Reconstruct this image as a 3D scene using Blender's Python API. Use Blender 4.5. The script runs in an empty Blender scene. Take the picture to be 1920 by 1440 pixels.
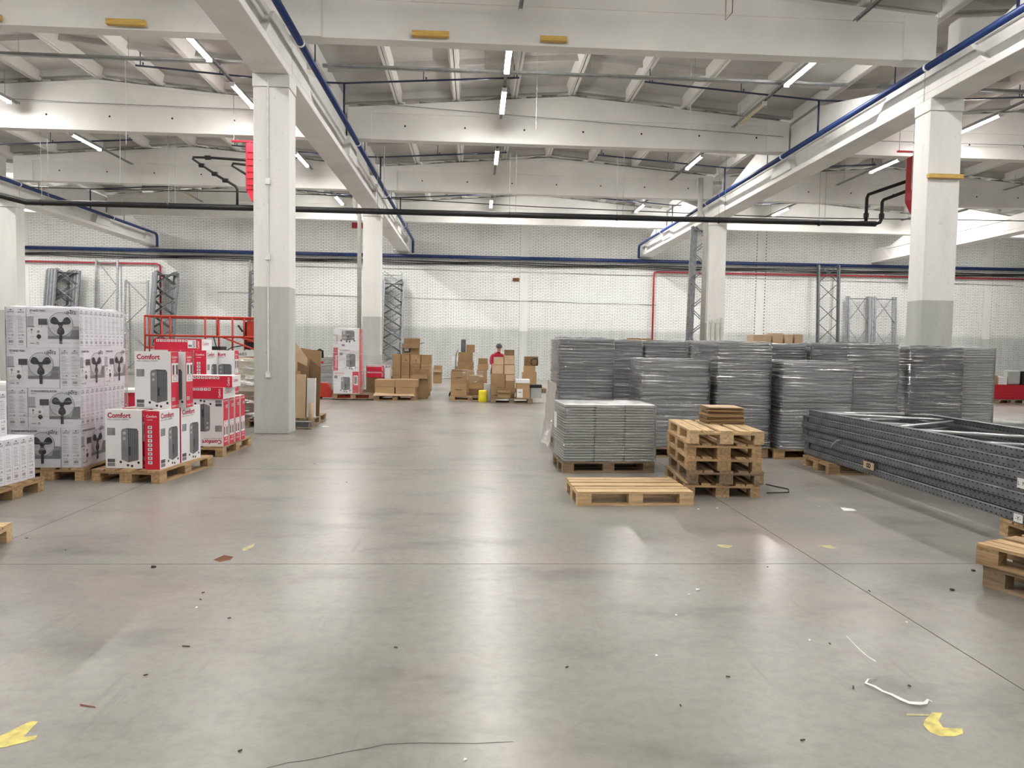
import bpy, math, random
import numpy as np
from mathutils import Vector, Matrix, Euler

random.seed(7)
SC = bpy.context.scene
COL = SC.collection

# ------------------------------------------------------------------ camera
FPX, YAW, PITCH, ROLL, CAMH = 1317.4, 0.0545, 0.0514, 0.0161, 1.586
_cy, _sy, _cp, _sp = math.cos(YAW), math.sin(YAW), math.cos(PITCH), math.sin(PITCH)
_fw = Vector((_sy*_cp, _cy*_cp, -_sp))
_rt = Vector((_cy, -_sy, 0))
_up = _rt.cross(_fw)
_r2 = _rt*math.cos(ROLL) + _up*math.sin(ROLL)
_u2 = _up*math.cos(ROLL) - _rt*math.sin(ROLL)
CAM_POS = Vector((0, 0, CAMH))
cam_data = bpy.data.cameras.new('camera')
cam_data.sensor_width = 36.0
cam_data.lens = FPX/1920*36.0
cam_data.clip_end = 300
cam = bpy.data.objects.new('camera', cam_data)
COL.objects.link(cam)
mw = Matrix((_r2, _u2, -_fw)).transposed().to_4x4()
mw.translation = CAM_POS
cam.matrix_world = mw
SC.camera = cam

# ------------------------------------------------------------------ world, exposure
world = bpy.data.worlds.new('world')
SC.world = world
world.use_nodes = True
world.node_tree.nodes['Background'].inputs[0].default_value = (0.8, 0.85, 0.9, 1)
world.node_tree.nodes['Background'].inputs[1].default_value = 0.2
SC.view_settings.view_transform = 'Standard'
SC.view_settings.look = 'None'
SC.view_settings.gamma = 1.0
SC.view_settings.use_curve_mapping = False
SC.view_settings.exposure = 0.98
LAMP = 130.0            # radiance of the lit tube lamps
SC.cycles.max_bounces = 6
SC.cycles.diffuse_bounces = 3
SC.cycles.glossy_bounces = 3
SC.cycles.use_adaptive_sampling = True
SC.cycles.adaptive_threshold = .12
SC.cycles.transparent_max_bounces = 16
SC.cycles.sample_clamp_indirect = 6.0
SC.cycles.use_denoising = True


def ray(x, y):
    return _r2*((x-960)/FPX) + _u2*((720-y)/FPX) + _fw


def AT(x, y, Y):
    """point of the photograph at distance Y into the hall"""
    d = ray(x, y)
    return CAM_POS + d*(Y/d.y)


def GR(x, y, z=0.0):
    """point of the photograph on the level z"""
    d = ray(x, y)
    return CAM_POS + d*((z-CAMH)/d.z)


# ------------------------------------------------------------------ materials
def _ramp(nt, fac, stops):
    r = nt.nodes.new('ShaderNodeValToRGB')
    nt.links.new(fac, r.inputs[0])
    cr = r.color_ramp
    cr.interpolation = 'EASE'
    while len(cr.elements) < len(stops):
        cr.elements.new(0.5)
    for e, (p, c) in zip(cr.elements, stops):
        e.position = p
        e.color = (*c, 1) if len(c) == 3 else c
    return r.outputs[0]


def _noise(nt, vec, scale, detail=3, rough=.55):
    detail = min(detail, 6)
    n = nt.nodes.new('ShaderNodeTexNoise')
    n.inputs['Scale'].default_value = scale
    n.inputs['Detail'].default_value = detail
    n.inputs['Roughness'].default_value = rough
    nt.links.new(vec, n.inputs['Vector'])
    return n.outputs['Fac']


def _mapping(nt, vec, scale=(1, 1, 1), rot=(0, 0, 0)):
    m = nt.nodes.new('ShaderNodeMapping')
    m.inputs['Scale'].default_value = scale
    m.inputs['Rotation'].default_value = rot
    nt.links.new(vec, m.inputs['Vector'])
    return m.outputs[0]


def _mix(nt, fac, a, b, mode='MIX'):
    m = nt.nodes.new('ShaderNodeMix')
    m.data_type = 'RGBA'
    m.blend_type = mode
    for sock, v in ((m.inputs[0], fac), (m.inputs[6], a), (m.inputs[7], b)):
        if isinstance(v, (int, float)):
            sock.default_value = v
        elif isinstance(v, tuple):
            sock.default_value = (*v, 1) if len(v) == 3 else v
        else:
            nt.links.new(v, sock)
    return m.outputs[2]


def _math(nt, op, a, b=0.0, clamp=False):
    m = nt.nodes.new('ShaderNodeMath')
    m.operation = op
    m.use_clamp = clamp
    for s, v in ((m.inputs[0], a), (m.inputs[1], b)):
        if isinstance(v, (int, float)):
            s.default_value = v
        else:
            nt.links.new(v, s)
    return m.outputs[0]


def _bump(nt, h, strength, dist=.01):
    b = nt.nodes.new('ShaderNodeBump')
    b.inputs['Strength'].default_value = strength
    b.inputs['Distance'].default_value = dist
    nt.links.new(h, b.inputs['Height'])
    return b.outputs[0]


def newmat(name):
    m = bpy.data.materials.new(name)
    m.use_nodes = True
    nt = m.node_tree
    return m, nt, nt.nodes['Principled BSDF']


def sc(c, k):
    return tuple(min(1, x*k) for x in c)


def mat(name, col, rough=.6, metal=0., var=.12, scale=6., bump=0., bscale=40., rand=0., space='Object',
        stretch=(1, 1, 1), spec=.5, dirt=0.):
    m, nt, p = newmat(name)
    tc = nt.nodes.new('ShaderNodeTexCoord')
    if space == 'World':
        g = nt.nodes.new('ShaderNodeNewGeometry')
        base = g.outputs['Position']
    else:
        base = tc.outputs['Object']
    vec = _mapping(nt, base, stretch)
    oi = nt.nodes.new('ShaderNodeObjectInfo')
    if rand:
        off = nt.nodes.new('ShaderNodeVectorMath')
        off.operation = 'ADD'
        nt.links.new(vec, off.inputs[0])
        sclr = nt.nodes.new('ShaderNodeVectorMath')
        sclr.operation = 'SCALE'
        sclr.inputs[0].default_value = (37., 19., 53.)
        nt.links.new(oi.outputs['Random'], sclr.inputs['Scale'])
        nt.links.new(sclr.outputs[0], off.inputs[1])
        vec = off.outputs[0]
    n = _noise(nt, vec, scale)
    c = _ramp(nt, n, [(.25, sc(col, 1-var)), (.75, sc(col, 1+var))])
    if rand:
        k = _math(nt, 'ADD', _math(nt, 'MULTIPLY', oi.outputs['Random'], 2*rand), 1-rand)
        comb = nt.nodes.new('ShaderNodeCombineColor')
        for i in range(3):
            nt.links.new(k, comb.inputs[i])
        c = _mix(nt, 1.0, c, comb.outputs[0], 'MULTIPLY')
    if dirt:
        d = _ramp(nt, _noise(nt, vec, scale*.35, 8, .7), [(.5, (0, 0, 0)), (.72, (1, 1, 1))])
        c = _mix(nt, _math(nt, 'MULTIPLY', d, dirt), c, sc(col, .45))
    nt.links.new(c, p.inputs['Base Color'])
    p.inputs['Roughness'].default_value = rough
    p.inputs['Metallic'].default_value = metal
    p.inputs['Specular IOR Level'].default_value = spec
    if bump:
        nt.links.new(_bump(nt, _noise(nt, vec, bscale, 5, .6), bump), p.inputs['Normal'])
    return m


def banded(name, white, grey, zb, rough=.75, bump=.3, soft=.004):
    """old white paint above a painted grey dado that ends at height zb"""
    m, nt, p = newmat(name)
    g = nt.nodes.new('ShaderNodeNewGeometry')
    pos = g.outputs['Position']
    sep = nt.nodes.new('ShaderNodeSeparateXYZ')
    nt.links.new(pos, sep.inputs[0])
    big = _noise(nt, pos, .9, 5)
    zz = _math(nt, 'ADD', sep.outputs[2], _math(nt, 'MULTIPLY', big, .05 if soft > .01 else .012))
    fac = _math(nt, 'DIVIDE', _math(nt, 'SUBTRACT', zz, zb), soft, clamp=True)
    st = _noise(nt, _mapping(nt, pos, (3, 3, .5)), 1.2, 7, .65)
    w = _ramp(nt, st, [(.3, sc(white, .93)), (.55, white), (.8, sc(white, 1.02))])
    gg = _ramp(nt, st, [(.3, sc(grey, .9)), (.7, sc(grey, 1.06))])
    c = _mix(nt, fac, gg, w)
    spots = _ramp(nt, _noise(nt, pos, 11, 6, .7), [(.62, (0, 0, 0)), (.74, (1, 1, 1))])
    c = _mix(nt, _math(nt, 'MULTIPLY', spots, .5), c, sc(grey, .55))
    nt.links.new(c, p.inputs['Base Color'])
    p.inputs['Roughness'].default_value = rough
    nt.links.new(_bump(nt, _noise(nt, pos, 9, 8, .7), bump, .02), p.inputs['Normal'])
    return m


MT = {}
MT['column'] = banded('column_paint', (.82, .81, .785), (.50, .51, .485), 2.59)
MT['brick'] = banded('brick_paint', (.88, .88, .86), (.60, .615, .60), 2.45, soft=.25)
MT['pilaster'] = banded('pilaster_paint', (.74, .74, .72), (.52, .535, .52), 2.45, soft=.02)
MT['mortar'] = mat('mortar', (.19, .185, .18), .95, var=.35, scale=1.5, space='World')
MT['beam'] = mat('beam_whitewash', (.80, .785, .755), .8, var=.06, scale=.8, bump=.25, bscale=10, space='World', dirt=.22)
MT['girder'] = mat('girder_whitewash', (.80, .785, .76), .8, var=.06, scale=1.2, bump=.35, bscale=9, space='World', dirt=.3)
MT['roof'] = mat('roof_concrete', (.56, .545, .52), .85, var=.14, scale=.9, bump=.2, bscale=8, space='World', dirt=.25)
MT['plaster'] = mat('plaster', (.76, .75, .73), .85, var=.05, scale=.8, space='World')
MT['filler'] = mat('filler_mortar', (.30, .29, .28), .95, var=.4, scale=6, bump=.6, bscale=12, space='World')
MT['joint'] = mat('joint_dark', (.05, .045, .04), 1., spec=0.)
MT['blue'] = mat('blue_pipe', (.009, .030, .125), .35, var=.2, scale=3)
MT['navy'] = mat('navy_pipe', (.01, .017, .06), .4, var=.2, scale=3)
MT['black'] = mat('black_rubber', (.007, .007, .008), .55, var=.2)
MT['red_pipe'] = mat('red_pipe', (.36, .02, .03), .45)
MT['white_plastic'] = mat('white_plastic', (.8, .8, .8), .5)
MT['grey_pipe'] = mat('grey_pipe', (.48, .47, .44), .5, var=.1)
MT['galv'] = mat('galvanised_steel', (.33, .345, .36), .45, .6, var=.22, scale=9, space='Object', rand=.1)
MT['galv_bright'] = mat('bright_zinc_tube', (.62, .64, .66), .3, .8, var=.1)
MT['galv_dark'] = mat('galvanised_steel_dull', (.15, .158, .17), .5, .5, var=.2, scale=7, space='Object', rand=.08)
MT['rail'] = mat('mounting_rail', (.33, .34, .34), .5, .4, var=.15)
MT['wood'] = mat('pallet_wood', (.40, .262, .135), .75, var=.32, scale=3, stretch=(1.2, 12, 12), rand=.22, bump=.3, bscale=20, dirt=.3)
MT['wood_new'] = mat('pallet_wood_fresh', (.56, .395, .215), .72, var=.22, scale=3, stretch=(1.2, 12, 12), rand=.13, bump=.3, bscale=20, dirt=.15)
MT['wood_old'] = mat('pallet_wood_weathered', (.26, .18, .108), .8, var=.35, scale=3, stretch=(1.2, 12, 12), rand=.25, bump=.3, bscale=20, dirt=.4)
MT['plank'] = mat('yellow_plank', (.62, .40, .10), .65, var=.2, scale=4, stretch=(1, 10, 10))
MT['card'] = mat('cardboard', (.37, .235, .115), .8, var=.08, scale=5, rand=.16)
MT['card_lt'] = mat('cardboard_pale', (.54, .39, .255), .8, var=.08, scale=5, rand=.1)
MT['card_dk'] = mat('cardboard_inside', (.19, .115, .055), .85, var=.15, scale=5, rand=.1)
MT['tape'] = mat('packing_tape', (.52, .36, .2), .3)
MT['paper'] = mat('white_paper', (.8, .8, .79), .6, var=.04)
MT['carton_white'] = mat('printed_carton_white', (.80, .79, .80), .5, var=.03, scale=3)
MT['carton_lilac'] = mat('printed_carton_cool_white', (.81, .805, .85), .45, var=.03, scale=3)
MT['carton_red'] = mat('printed_carton_red', (.62, .012, .045), .45, var=.06, scale=3)
MT['ink_red'] = mat('ink_red', (.42, .01, .05), .5)
MT['ink_white'] = mat('ink_white', (.82, .8, .8), .5)
MT['ink_grey'] = mat('ink_grey', (.215, .215, .225), .5)
MT['ink_midgrey'] = mat('ink_mid_grey', (.085, .085, .095), .5)
MT['ink_pale'] = mat('ink_pale_grey', (.46, .46, .49), .5)
MT['ink_light'] = mat('ink_light_grey', (.64, .64, .67), .5)
MT['ink_dark'] = mat('ink_dark', (.02, .02, .025), .5)
MT['panel'] = mat('grey_shelf_panel', (.235, .245, .255), .45, .1, var=.10, scale=5, rand=.30)
MT['panel_dk'] = mat('dark_grey_shelf_panel', (.15, .155, .165), .42, .1, var=.12, scale=5, rand=.35)
MT['panel_lt'] = mat('pale_grey_board', (.37, .378, .365), .5, 0, var=.08, scale=4, rand=.14)
MT['orange'] = mat('orange_red_paint', (.47, .035, .016), .42, var=.12, scale=5)
MT['red_paint'] = mat('red_paint', (.50, .012, .03), .4, var=.12, scale=4)
MT['lift_grey'] = mat('lift_grey_paint', (.6, .6, .58), .5, var=.08)
MT['yellow'] = mat('yellow_sack', (.78, .66, .02), .5, var=.12, scale=12)
MT['skin'] = mat('skin', (.55, .33, .24), .6, var=.05)
MT['jacket'] = mat('red_jacket', (.40, .015, .05), .8, var=.1, scale=9)
MT['trousers'] = mat('dark_trousers', (.03, .035, .05), .85)
MT['beanie'] = mat('grey_beanie', (.09, .095, .10), .9, var=.2, scale=30)
MT['beige'] = mat('beige_boards', (.58, .52, .38), .6, var=.08, rand=.1)
MT['debris_dark'] = mat('dark_litter', (.06, .05, .04), .9)
MT['rust'] = mat('rusty_brown', (.18, .07, .03), .9, var=.3)


def floor_material():
    m, nt, p = newmat('polished_concrete')
    g = nt.nodes.new('ShaderNodeNewGeometry')
    pos = g.outputs['Position']
    n1 = _noise(nt, pos, .33, 6, .6)
    n2 = _noise(nt, _mapping(nt, pos, (1.0, 2.2, 1), (0, 0, .35)), .8, 9, .66)
    n3 = _noise(nt, pos, 14, 6, .7)
    c = _ramp(nt, n1, [(.3, (.205, .196, .176)), (.5, (.283, .270, .246)), (.72, (.37, .353, .326))])
    c = _mix(nt, .75, c, _ramp(nt, n2, [(.30, (.50, .50, .49)), (.5, (.92, .915, .90)), (.70, (1.0, 1.0, 1.0))]), 'MULTIPLY')
    c = _mix(nt, .5, c, _ramp(nt, n3, [(.35, (.72, .72, .72)), (.6, (1, 1, 1))]), 'MULTIPLY')
    pink = _ramp(nt, _noise(nt, pos, .55, 5, .6), [(.52, (0, 0, 0)), (.66, (1, 1, 1))])
    c = _mix(nt, _math(nt, 'MULTIPLY', pink, .4), c, (.36, .285, .26))
    off = _mapping(nt, pos, (1, 1, 1), (0, 0, 1.1))
    grn = _ramp(nt, _noise(nt, off, .42, 5, .6), [(.55, (0, 0, 0)), (.7, (1, 1, 1))])
    c = _mix(nt, _math(nt, 'MULTIPLY', grn, .28), c, (.33, .345, .28))
    # fork-lift scuffs: long thin streaks, mostly along the aisle
    wv = _noise(nt, _mapping(nt, pos, (9, .55, 1), (0, 0, .18)), 1.6, 6, .62)
    sc1 = _ramp(nt, wv, [(.58, (0, 0, 0)), (.68, (1, 1, 1))])
    msk = _ramp(nt, _noise(nt, pos, .7, 3), [(.45, (0, 0, 0)), (.6, (1, 1, 1))])
    c = _mix(nt, _math(nt, 'MULTIPLY', _math(nt, 'MULTIPLY', sc1, msk), .40), c, (.14, .13, .12))
    nt.links.new(c, p.inputs['Base Color'])
    r = _ramp(nt, _noise(nt, pos, .6, 6, .6), [(.30, (.325, .325, .325)), (.70, (.282, .282, .282))])
    nt.links.new(r, p.inputs['Roughness'])
    p.inputs['Specular IOR Level'].default_value = .45
    nt.links.new(_bump(nt, n2, .06, .02), p.inputs['Normal'])
    return m


MT['floor'] = floor_material()


def wrap_material(name, milk_glint, tint=(.9, .92, .94), gloss=.8, zs=30):
    """clear stretch film: mostly transparent, glossy crinkles, milky folds, highlights painted as white streaks"""
    m, nt, p = newmat(name)
    out = nt.nodes['Material Output']
    nt.nodes.remove(p)
    tc = nt.nodes.new('ShaderNodeTexCoord')
    vec = _mapping(nt, tc.outputs['Object'], (1.0, 1.0, zs), (.10, .06, 0))
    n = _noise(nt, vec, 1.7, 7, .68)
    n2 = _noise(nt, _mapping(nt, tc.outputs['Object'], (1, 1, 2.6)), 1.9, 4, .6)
    bmp = _bump(nt, n, .9, .04)
    tr = nt.nodes.new('ShaderNodeBsdfTransparent')
    tr.inputs[0].default_value = (.99, .99, .995, 1)
    gl = nt.nodes.new('ShaderNodeBsdfGlossy')
    gl.inputs['Color'].default_value = (1, 1, 1, 1)
    gl.inputs['Roughness'].default_value = .17
    nt.links.new(bmp, gl.inputs['Normal'])
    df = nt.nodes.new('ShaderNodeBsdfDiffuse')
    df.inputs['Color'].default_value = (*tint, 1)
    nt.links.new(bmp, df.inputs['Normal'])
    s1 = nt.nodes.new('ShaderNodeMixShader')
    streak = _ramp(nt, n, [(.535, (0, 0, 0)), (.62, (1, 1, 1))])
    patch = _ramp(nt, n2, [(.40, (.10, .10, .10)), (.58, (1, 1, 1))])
    nt.links.new(_math(nt, 'ADD', _math(nt, 'MULTIPLY', _math(nt, 'MULTIPLY', streak, patch), min(milk_glint*5.5, .9)), milk_glint*.10), s1.inputs[0])  # white diffuse streaks paint highlights onto the whitish folds
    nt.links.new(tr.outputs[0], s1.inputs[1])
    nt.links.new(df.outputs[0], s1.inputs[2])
    lw = nt.nodes.new('ShaderNodeLayerWeight')
    lw.inputs[0].default_value = .08
    s2 = nt.nodes.new('ShaderNodeMixShader')
    nt.links.new(_math(nt, 'ADD', _math(nt, 'ADD', lw.outputs['Fresnel'], .02), _math(nt, 'MULTIPLY', _math(nt, 'ADD', _math(nt, 'MULTIPLY', streak, patch), .09), gloss), clamp=True), s2.inputs[0])
    nt.links.new(s1.outputs[0], s2.inputs[1])
    nt.links.new(gl.outputs[0], s2.inputs[2])
    nt.links.new(s2.outputs[0], out.inputs[0])
    return m


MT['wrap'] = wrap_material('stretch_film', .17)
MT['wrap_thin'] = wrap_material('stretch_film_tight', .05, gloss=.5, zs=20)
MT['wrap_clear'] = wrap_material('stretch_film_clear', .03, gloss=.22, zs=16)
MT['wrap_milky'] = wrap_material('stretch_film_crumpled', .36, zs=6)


def emit(name, col, strength):
    m, nt, p = newmat(name)
    p.inputs['Base Color'].default_value = (*col, 1)
    p.inputs['Emission Color'].default_value = (*col, 1)
    p.inputs['Emission Strength'].default_value = strength
    return m


MT['lamp'] = emit('lamp_diffuser', (1.0, .975, .94), LAMP)
MT['lamp_bright'] = emit('lamp_diffuser_boosted', (1.0, .98, .95), LAMP*2.3)  # same tubes, strength raised to brighten the back wall
MT['lamp_off'] = mat('unlit_tube', (.62, .50, .30), .35)


def perforated():
    """dull galvanised post with rows of dark spots painting the depth of punched slots"""
    m, nt, p = newmat('perforated_post')
    tc = nt.nodes.new('ShaderNodeTexCoord')
    sep = nt.nodes.new('ShaderNodeSeparateXYZ')
    nt.links.new(tc.outputs['Object'], sep.inputs[0])
    oi = nt.nodes.new('ShaderNodeObjectInfo')
    x = _math(nt, 'ADD', sep.outputs[0], oi.outputs['Random'])
    fx = _math(nt, 'FRACT', _math(nt, 'MULTIPLY', _math(nt, 'ADD', x, _math(nt, 'MULTIPLY', sep.outputs[2], .35)), 1/.062))
    a = _math(nt, 'LESS_THAN', _math(nt, 'ABSOLUTE', _math(nt, 'SUBTRACT', fx, .5)), .17)
    zab = _math(nt, 'ABSOLUTE', _math(nt, 'SUBTRACT', _math(nt, 'ABSOLUTE', sep.outputs[2]), .024))
    b = _math(nt, 'LESS_THAN', zab, .0055)
    slot_dark = _math(nt, 'MULTIPLY', a, b)
    n = _noise(nt, tc.outputs['Object'], 5, 5)
    c = _ramp(nt, n, [(.3, (.16, .17, .185)), (.7, (.24, .25, .27))])
    c = _mix(nt, slot_dark, c, (.012, .012, .013))  # dark depth of the slots painted into the colour
    nt.links.new(c, p.inputs['Base Color'])
    p.inputs['Metallic'].default_value = .45
    p.inputs['Roughness'].default_value = .5
    return m


MT['perf'] = perforated()


# ------------------------------------------------------------------ mesh helpers
class MB:
    def __init__(s):
        s.v, s.f, s.m = [], [], []

    def add(s, vs, fs, m=0):
        o = len(s.v)
        s.v.extend([tuple(q) for q in vs])
        for f in fs:
            s.f.append([o+i for i in f])
            s.m.append(m)
        return s

    def box(s, x0, x1, y0, y1, z0, z1, m=0):
        vs = [(x, y, z) for z in (z0, z1) for y in (y0, y1) for x in (x0, x1)]
        fs = [(0, 2, 3, 1), (4, 5, 7, 6), (0, 1, 5, 4), (2, 6, 7, 3), (0, 4, 6, 2), (1, 3, 7, 5)]
        return s.add(vs, fs, m)

    def cbox(s, c, d, m=0):
        return s.box(c[0]-d[0]/2, c[0]+d[0]/2, c[1]-d[1]/2, c[1]+d[1]/2, c[2]-d[2]/2, c[2]+d[2]/2, m)

    def obox(s, p0, p1, a, b, up=(0, 0, 1), m=0):
        """bar from p0 to p1, a wide, b high"""
        p0, p1 = Vector(p0), Vector(p1)
        d = (p1-p0).normalized()
        u = Vector(up)
        if abs(d.dot(u)) > .98:
            u = Vector((0, 1, 0))
        e = d.cross(u).normalized()
        w = e.cross(d).normalized()
        vs = [p+e*(i*a/2)+w*(j*b/2) for p in (p0, p1) for j in (-1, 1) for i in (-1, 1)]
        fs = [(0, 2, 3, 1), (4, 5, 7, 6), (0, 1, 5, 4), (2, 6, 7, 3), (0, 4, 6, 2), (1, 3, 7, 5)]
        return s.add(vs, fs, m)

    def tube(s, pts, r, n=8, m=0, cap=True):
        pts = [Vector(p) for p in pts]
        rings = []
        up = Vector((0, 0, 1))
        prev = None
        for i, p in enumerate(pts):
            if i == 0:
                d = pts[1]-p
            elif i == len(pts)-1:
                d = p-pts[i-1]
            else:
                d = (pts[i+1]-p).normalized()+(p-pts[i-1]).normalized()
            d.normalize()
            if prev is None:
                a = up if abs(d.dot(up)) < .9 else Vector((1, 0, 0))
                e = d.cross(a).normalized()
            else:
                e = (prev-d*prev.dot(d)).normalized()
            prev = e
            w = d.cross(e)
            rr = r[i] if isinstance(r, (list, tuple)) else r
            rings.append([p+e*(math.cos(2*math.pi*k/n)*rr)+w*(math.sin(2*math.pi*k/n)*rr) for k in range(n)])
        vs = [q for ring in rings for q in ring]
        fs = []
        for i in range(len(pts)-1):
            for k in range(n):
                fs.append((i*n+k, i*n+(k+1) % n, (i+1)*n+(k+1) % n, (i+1)*n+k))
        if cap:
            fs.append(tuple(range(n-1, -1, -1)))
            fs.append(tuple((len(pts)-1)*n+k for k in range(n)))
        return s.add(vs, fs, m)

    def prism(s, poly, h0, h1, axis='x', m=0):
        """poly: list of 2-D points; extruded along axis from h0 to h1"""
        def put(a, b, h):
            return {'x': (h, a, b), 'y': (a, h, b), 'z': (a, b, h)}[axis]
        n = len(poly)
        vs = [put(a, b, h0) for a, b in poly]+[put(a, b, h1) for a, b in poly]
        fs = [tuple(range(n)), tuple(range(2*n-1, n-1, -1))]
        for i in range(n):
            j = (i+1) % n
            fs.append((j, i, n+i, n+j))
        return s.add(vs, fs, m)

    def mesh(s, name, mats, smooth=False):
        me = bpy.data.meshes.new(name)
        me.from_pydata(s.v, [], s.f)
        if not isinstance(mats, (list, tuple)):
            mats = [mats]
        for q in mats:
            me.materials.append(MT[q] if isinstance(q, str) else q)
        if len(mats) > 1:
            me.polygons.foreach_set('material_index', s.m)
        if smooth:
            me.polygons.foreach_set('use_smooth', [True]*len(me.polygons))
        fix_normals(me)
        me.update()
        return me


def fix_normals(me):
    import bmesh
    if len(me.polygons) > 30000:
        return
    bm = bmesh.new()
    bm.from_mesh(me)
    bmesh.ops.recalc_face_normals(bm, faces=bm.faces)
    bm.to_mesh(me)
    bm.free()


def ob(name, me, parent=None, loc=(0, 0, 0), rot=None, bevel=0):
    o = bpy.data.objects.new(name, me)
    COL.objects.link(o)
    o.location = loc
    if rot is not None:
        o.rotation_euler = rot if isinstance(rot, (tuple, list, Euler)) else (0, 0, rot)
    if parent is not None:
        o.parent = parent
    if bevel:
        b = o.modifiers.new('bevel', 'BEVEL')
        b.width = bevel
        b.segments = 2
        b.limit_method = 'ANGLE'
    return o


def tag(o, label, cat=None, group=None, kind=None):
    if label:
        o['label'] = label
    if cat:
        o['category'] = cat
    if group:
        o['group'] = group
    if kind:
        o['kind'] = kind
    return o


def thing(name, label, cat, loc=(0, 0, 0), rot=None, group=None):
    o = bpy.data.objects.new(name, None)
    o.empty_display_size = .1
    COL.objects.link(o)
    o.location = loc
    if rot is not None:
        o.rotation_euler = rot if isinstance(rot, (tuple, list, Euler)) else (0, 0, rot)
    return tag(o, label, cat, group)


ORD = ['first', 'second', 'third', 'fourth', 'fifth', 'sixth', 'seventh', 'eighth', 'ninth', 'tenth', 'eleventh', 'twelfth']

_TXT = {}


def text2d(body, size, bold=False):
    """lettering as flat polygons, origin at the lower left"""
    key = (body, size, bold)
    if key in _TXT:
        return _TXT[key]
    cu = bpy.data.curves.new('lettering', 'FONT')
    cu.body = body
    cu.size = size
    cu.resolution_u = 2
    cu.offset = size*(.034 if bold else .012)
    o = bpy.data.objects.new('lettering', cu)
    COL.objects.link(o)
    bpy.context.view_layer.update()
    ev = o.evaluated_get(bpy.context.evaluated_depsgraph_get())
    me = ev.to_mesh()
    vs = [(v.co.x, v.co.y) for v in me.vertices]
    fs = [tuple(p.vertices) for p in me.polygons]
    ev.to_mesh_clear()
    bpy.data.objects.remove(o)
    bpy.data.curves.remove(cu)
    w = max([v[0] for v in vs] or [0])
    _TXT[key] = (vs, fs, w)
    return _TXT[key]


class Face:
    """draws flat print on a face of a box: origin o, right u, up v, outward n (unit vectors)"""
    def __init__(s, mb, o, u, v):
        s.mb, s.o, s.u, s.v = mb, Vector(o), Vector(u), Vector(v)
        s.n = s.u.cross(s.v)

    def P(s, a, b, lay):
        return s.o+s.u*a+s.v*b+s.n*(.0008+.0006*lay)

    def poly(s, pts, m, lay=0):
        s.mb.add([s.P(a, b, lay) for a, b in pts], [tuple(range(len(pts)))], m)

    def rect(s, a0, b0, a1, b1, m, lay=0):
        s.poly([(a0, b0), (a1, b0), (a1, b1), (a0, b1)], m, lay)

    def disc(s, a, b, r, m, lay=0, n=20, ry=None):
        ry = ry or r
        s.poly([(a+r*math.cos(2*math.pi*k/n), b+ry*math.sin(2*math.pi*k/n)) for k in range(n)], m, lay)

    def text(s, body, a, b, size, m, lay=0, width=None, rot=False, bold=False):
        vs, fs, w = text2d(body, size, bold)
        k = (width/w) if width and w else 1
        if rot:
            s.mb.add([s.P(a-y, b+x*k, lay) for x, y in vs], fs, m)
        else:
            s.mb.add([s.P(a+x*k, b+y, lay) for x, y in vs], fs, m)

# ================================================================== the hall
BAY = 12.09
XG = [-3.56+BAY*k for k in (-1, 0, 1, 2)]          # girder lines
XBAY = [2.485+BAY*k for k in (-2, -1, 0, 1, 2)]     # bay centres
YB = [12.66, 18.66, 24.66, 30.66]                   # front faces of the roof beams
YW = 35.4                                           # inner face of the back wall
X0, X1, Y0 = -27.7, 32.6, -5.2
ZS, ZB = 6.24, 6.92                                 # girder soffit, beam seat

# floor: cast slabs with saw-cut joints
fl = tag(ob('floor', MB().box(X0, X1, Y0, YW+.2, -.14, -.005).mesh('floor', 'joint')), None, kind='structure')
xs = [X0, -22.53, -16.24, -9.95, -3.66, 2.63, 8.92, 15.21, 21.5, X1]
ys = [Y0, 1.15, 5.08, 9.0, 12.9, 16.8, 20.7, 24.6, 28.5, 32.4, YW+.2]
for i in range(len(xs)-1):
    for j in range(len(ys)-1):
        g = .004
        b = MB().box(xs[i]+g, xs[i+1]-g, ys[j]+g, ys[j+1]-g, -.005, 0)
        ob('floor_slab', b.mesh('floor_slab', 'floor'), fl)

# crack in the nearest slab
pts = [(500, 1440), (540, 1430), (600, 1421), (660, 1408), (720, 1396), (790, 1393), (860, 1394), (930, 1392), (962, 1391)]
cb = MB()
gp = [GR(x, y) for x, y in pts]
for a, b in zip(gp[:-1], gp[1:]):
    m_ = (a+b)/2+Vector((0, random.uniform(-.006, .006), 0))
    for p, q in ((a, m_), (m_, b)):
        w_ = .0016
        cb.add([(p.x, p.y-w_, .0006), (q.x, q.y-w_, .0006), (q.x, q.y+w_, .0006), (p.x, p.y+w_, .0006)], [(0, 1, 2, 3)])
ob('crack', cb.mesh('crack', 'joint'), fl)

# back wall: mortar bed, painted bricks, flush concrete pilasters
wb = tag(ob('wall_back', MB().box(X0, X1, YW, YW+.3, 0, 9.2).mesh('wall_back', 'mortar')), None, kind='structure')
PIL = [2.46+12.1*k for k in (-2, 0, 1, 2)]
PILW = .215


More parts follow.
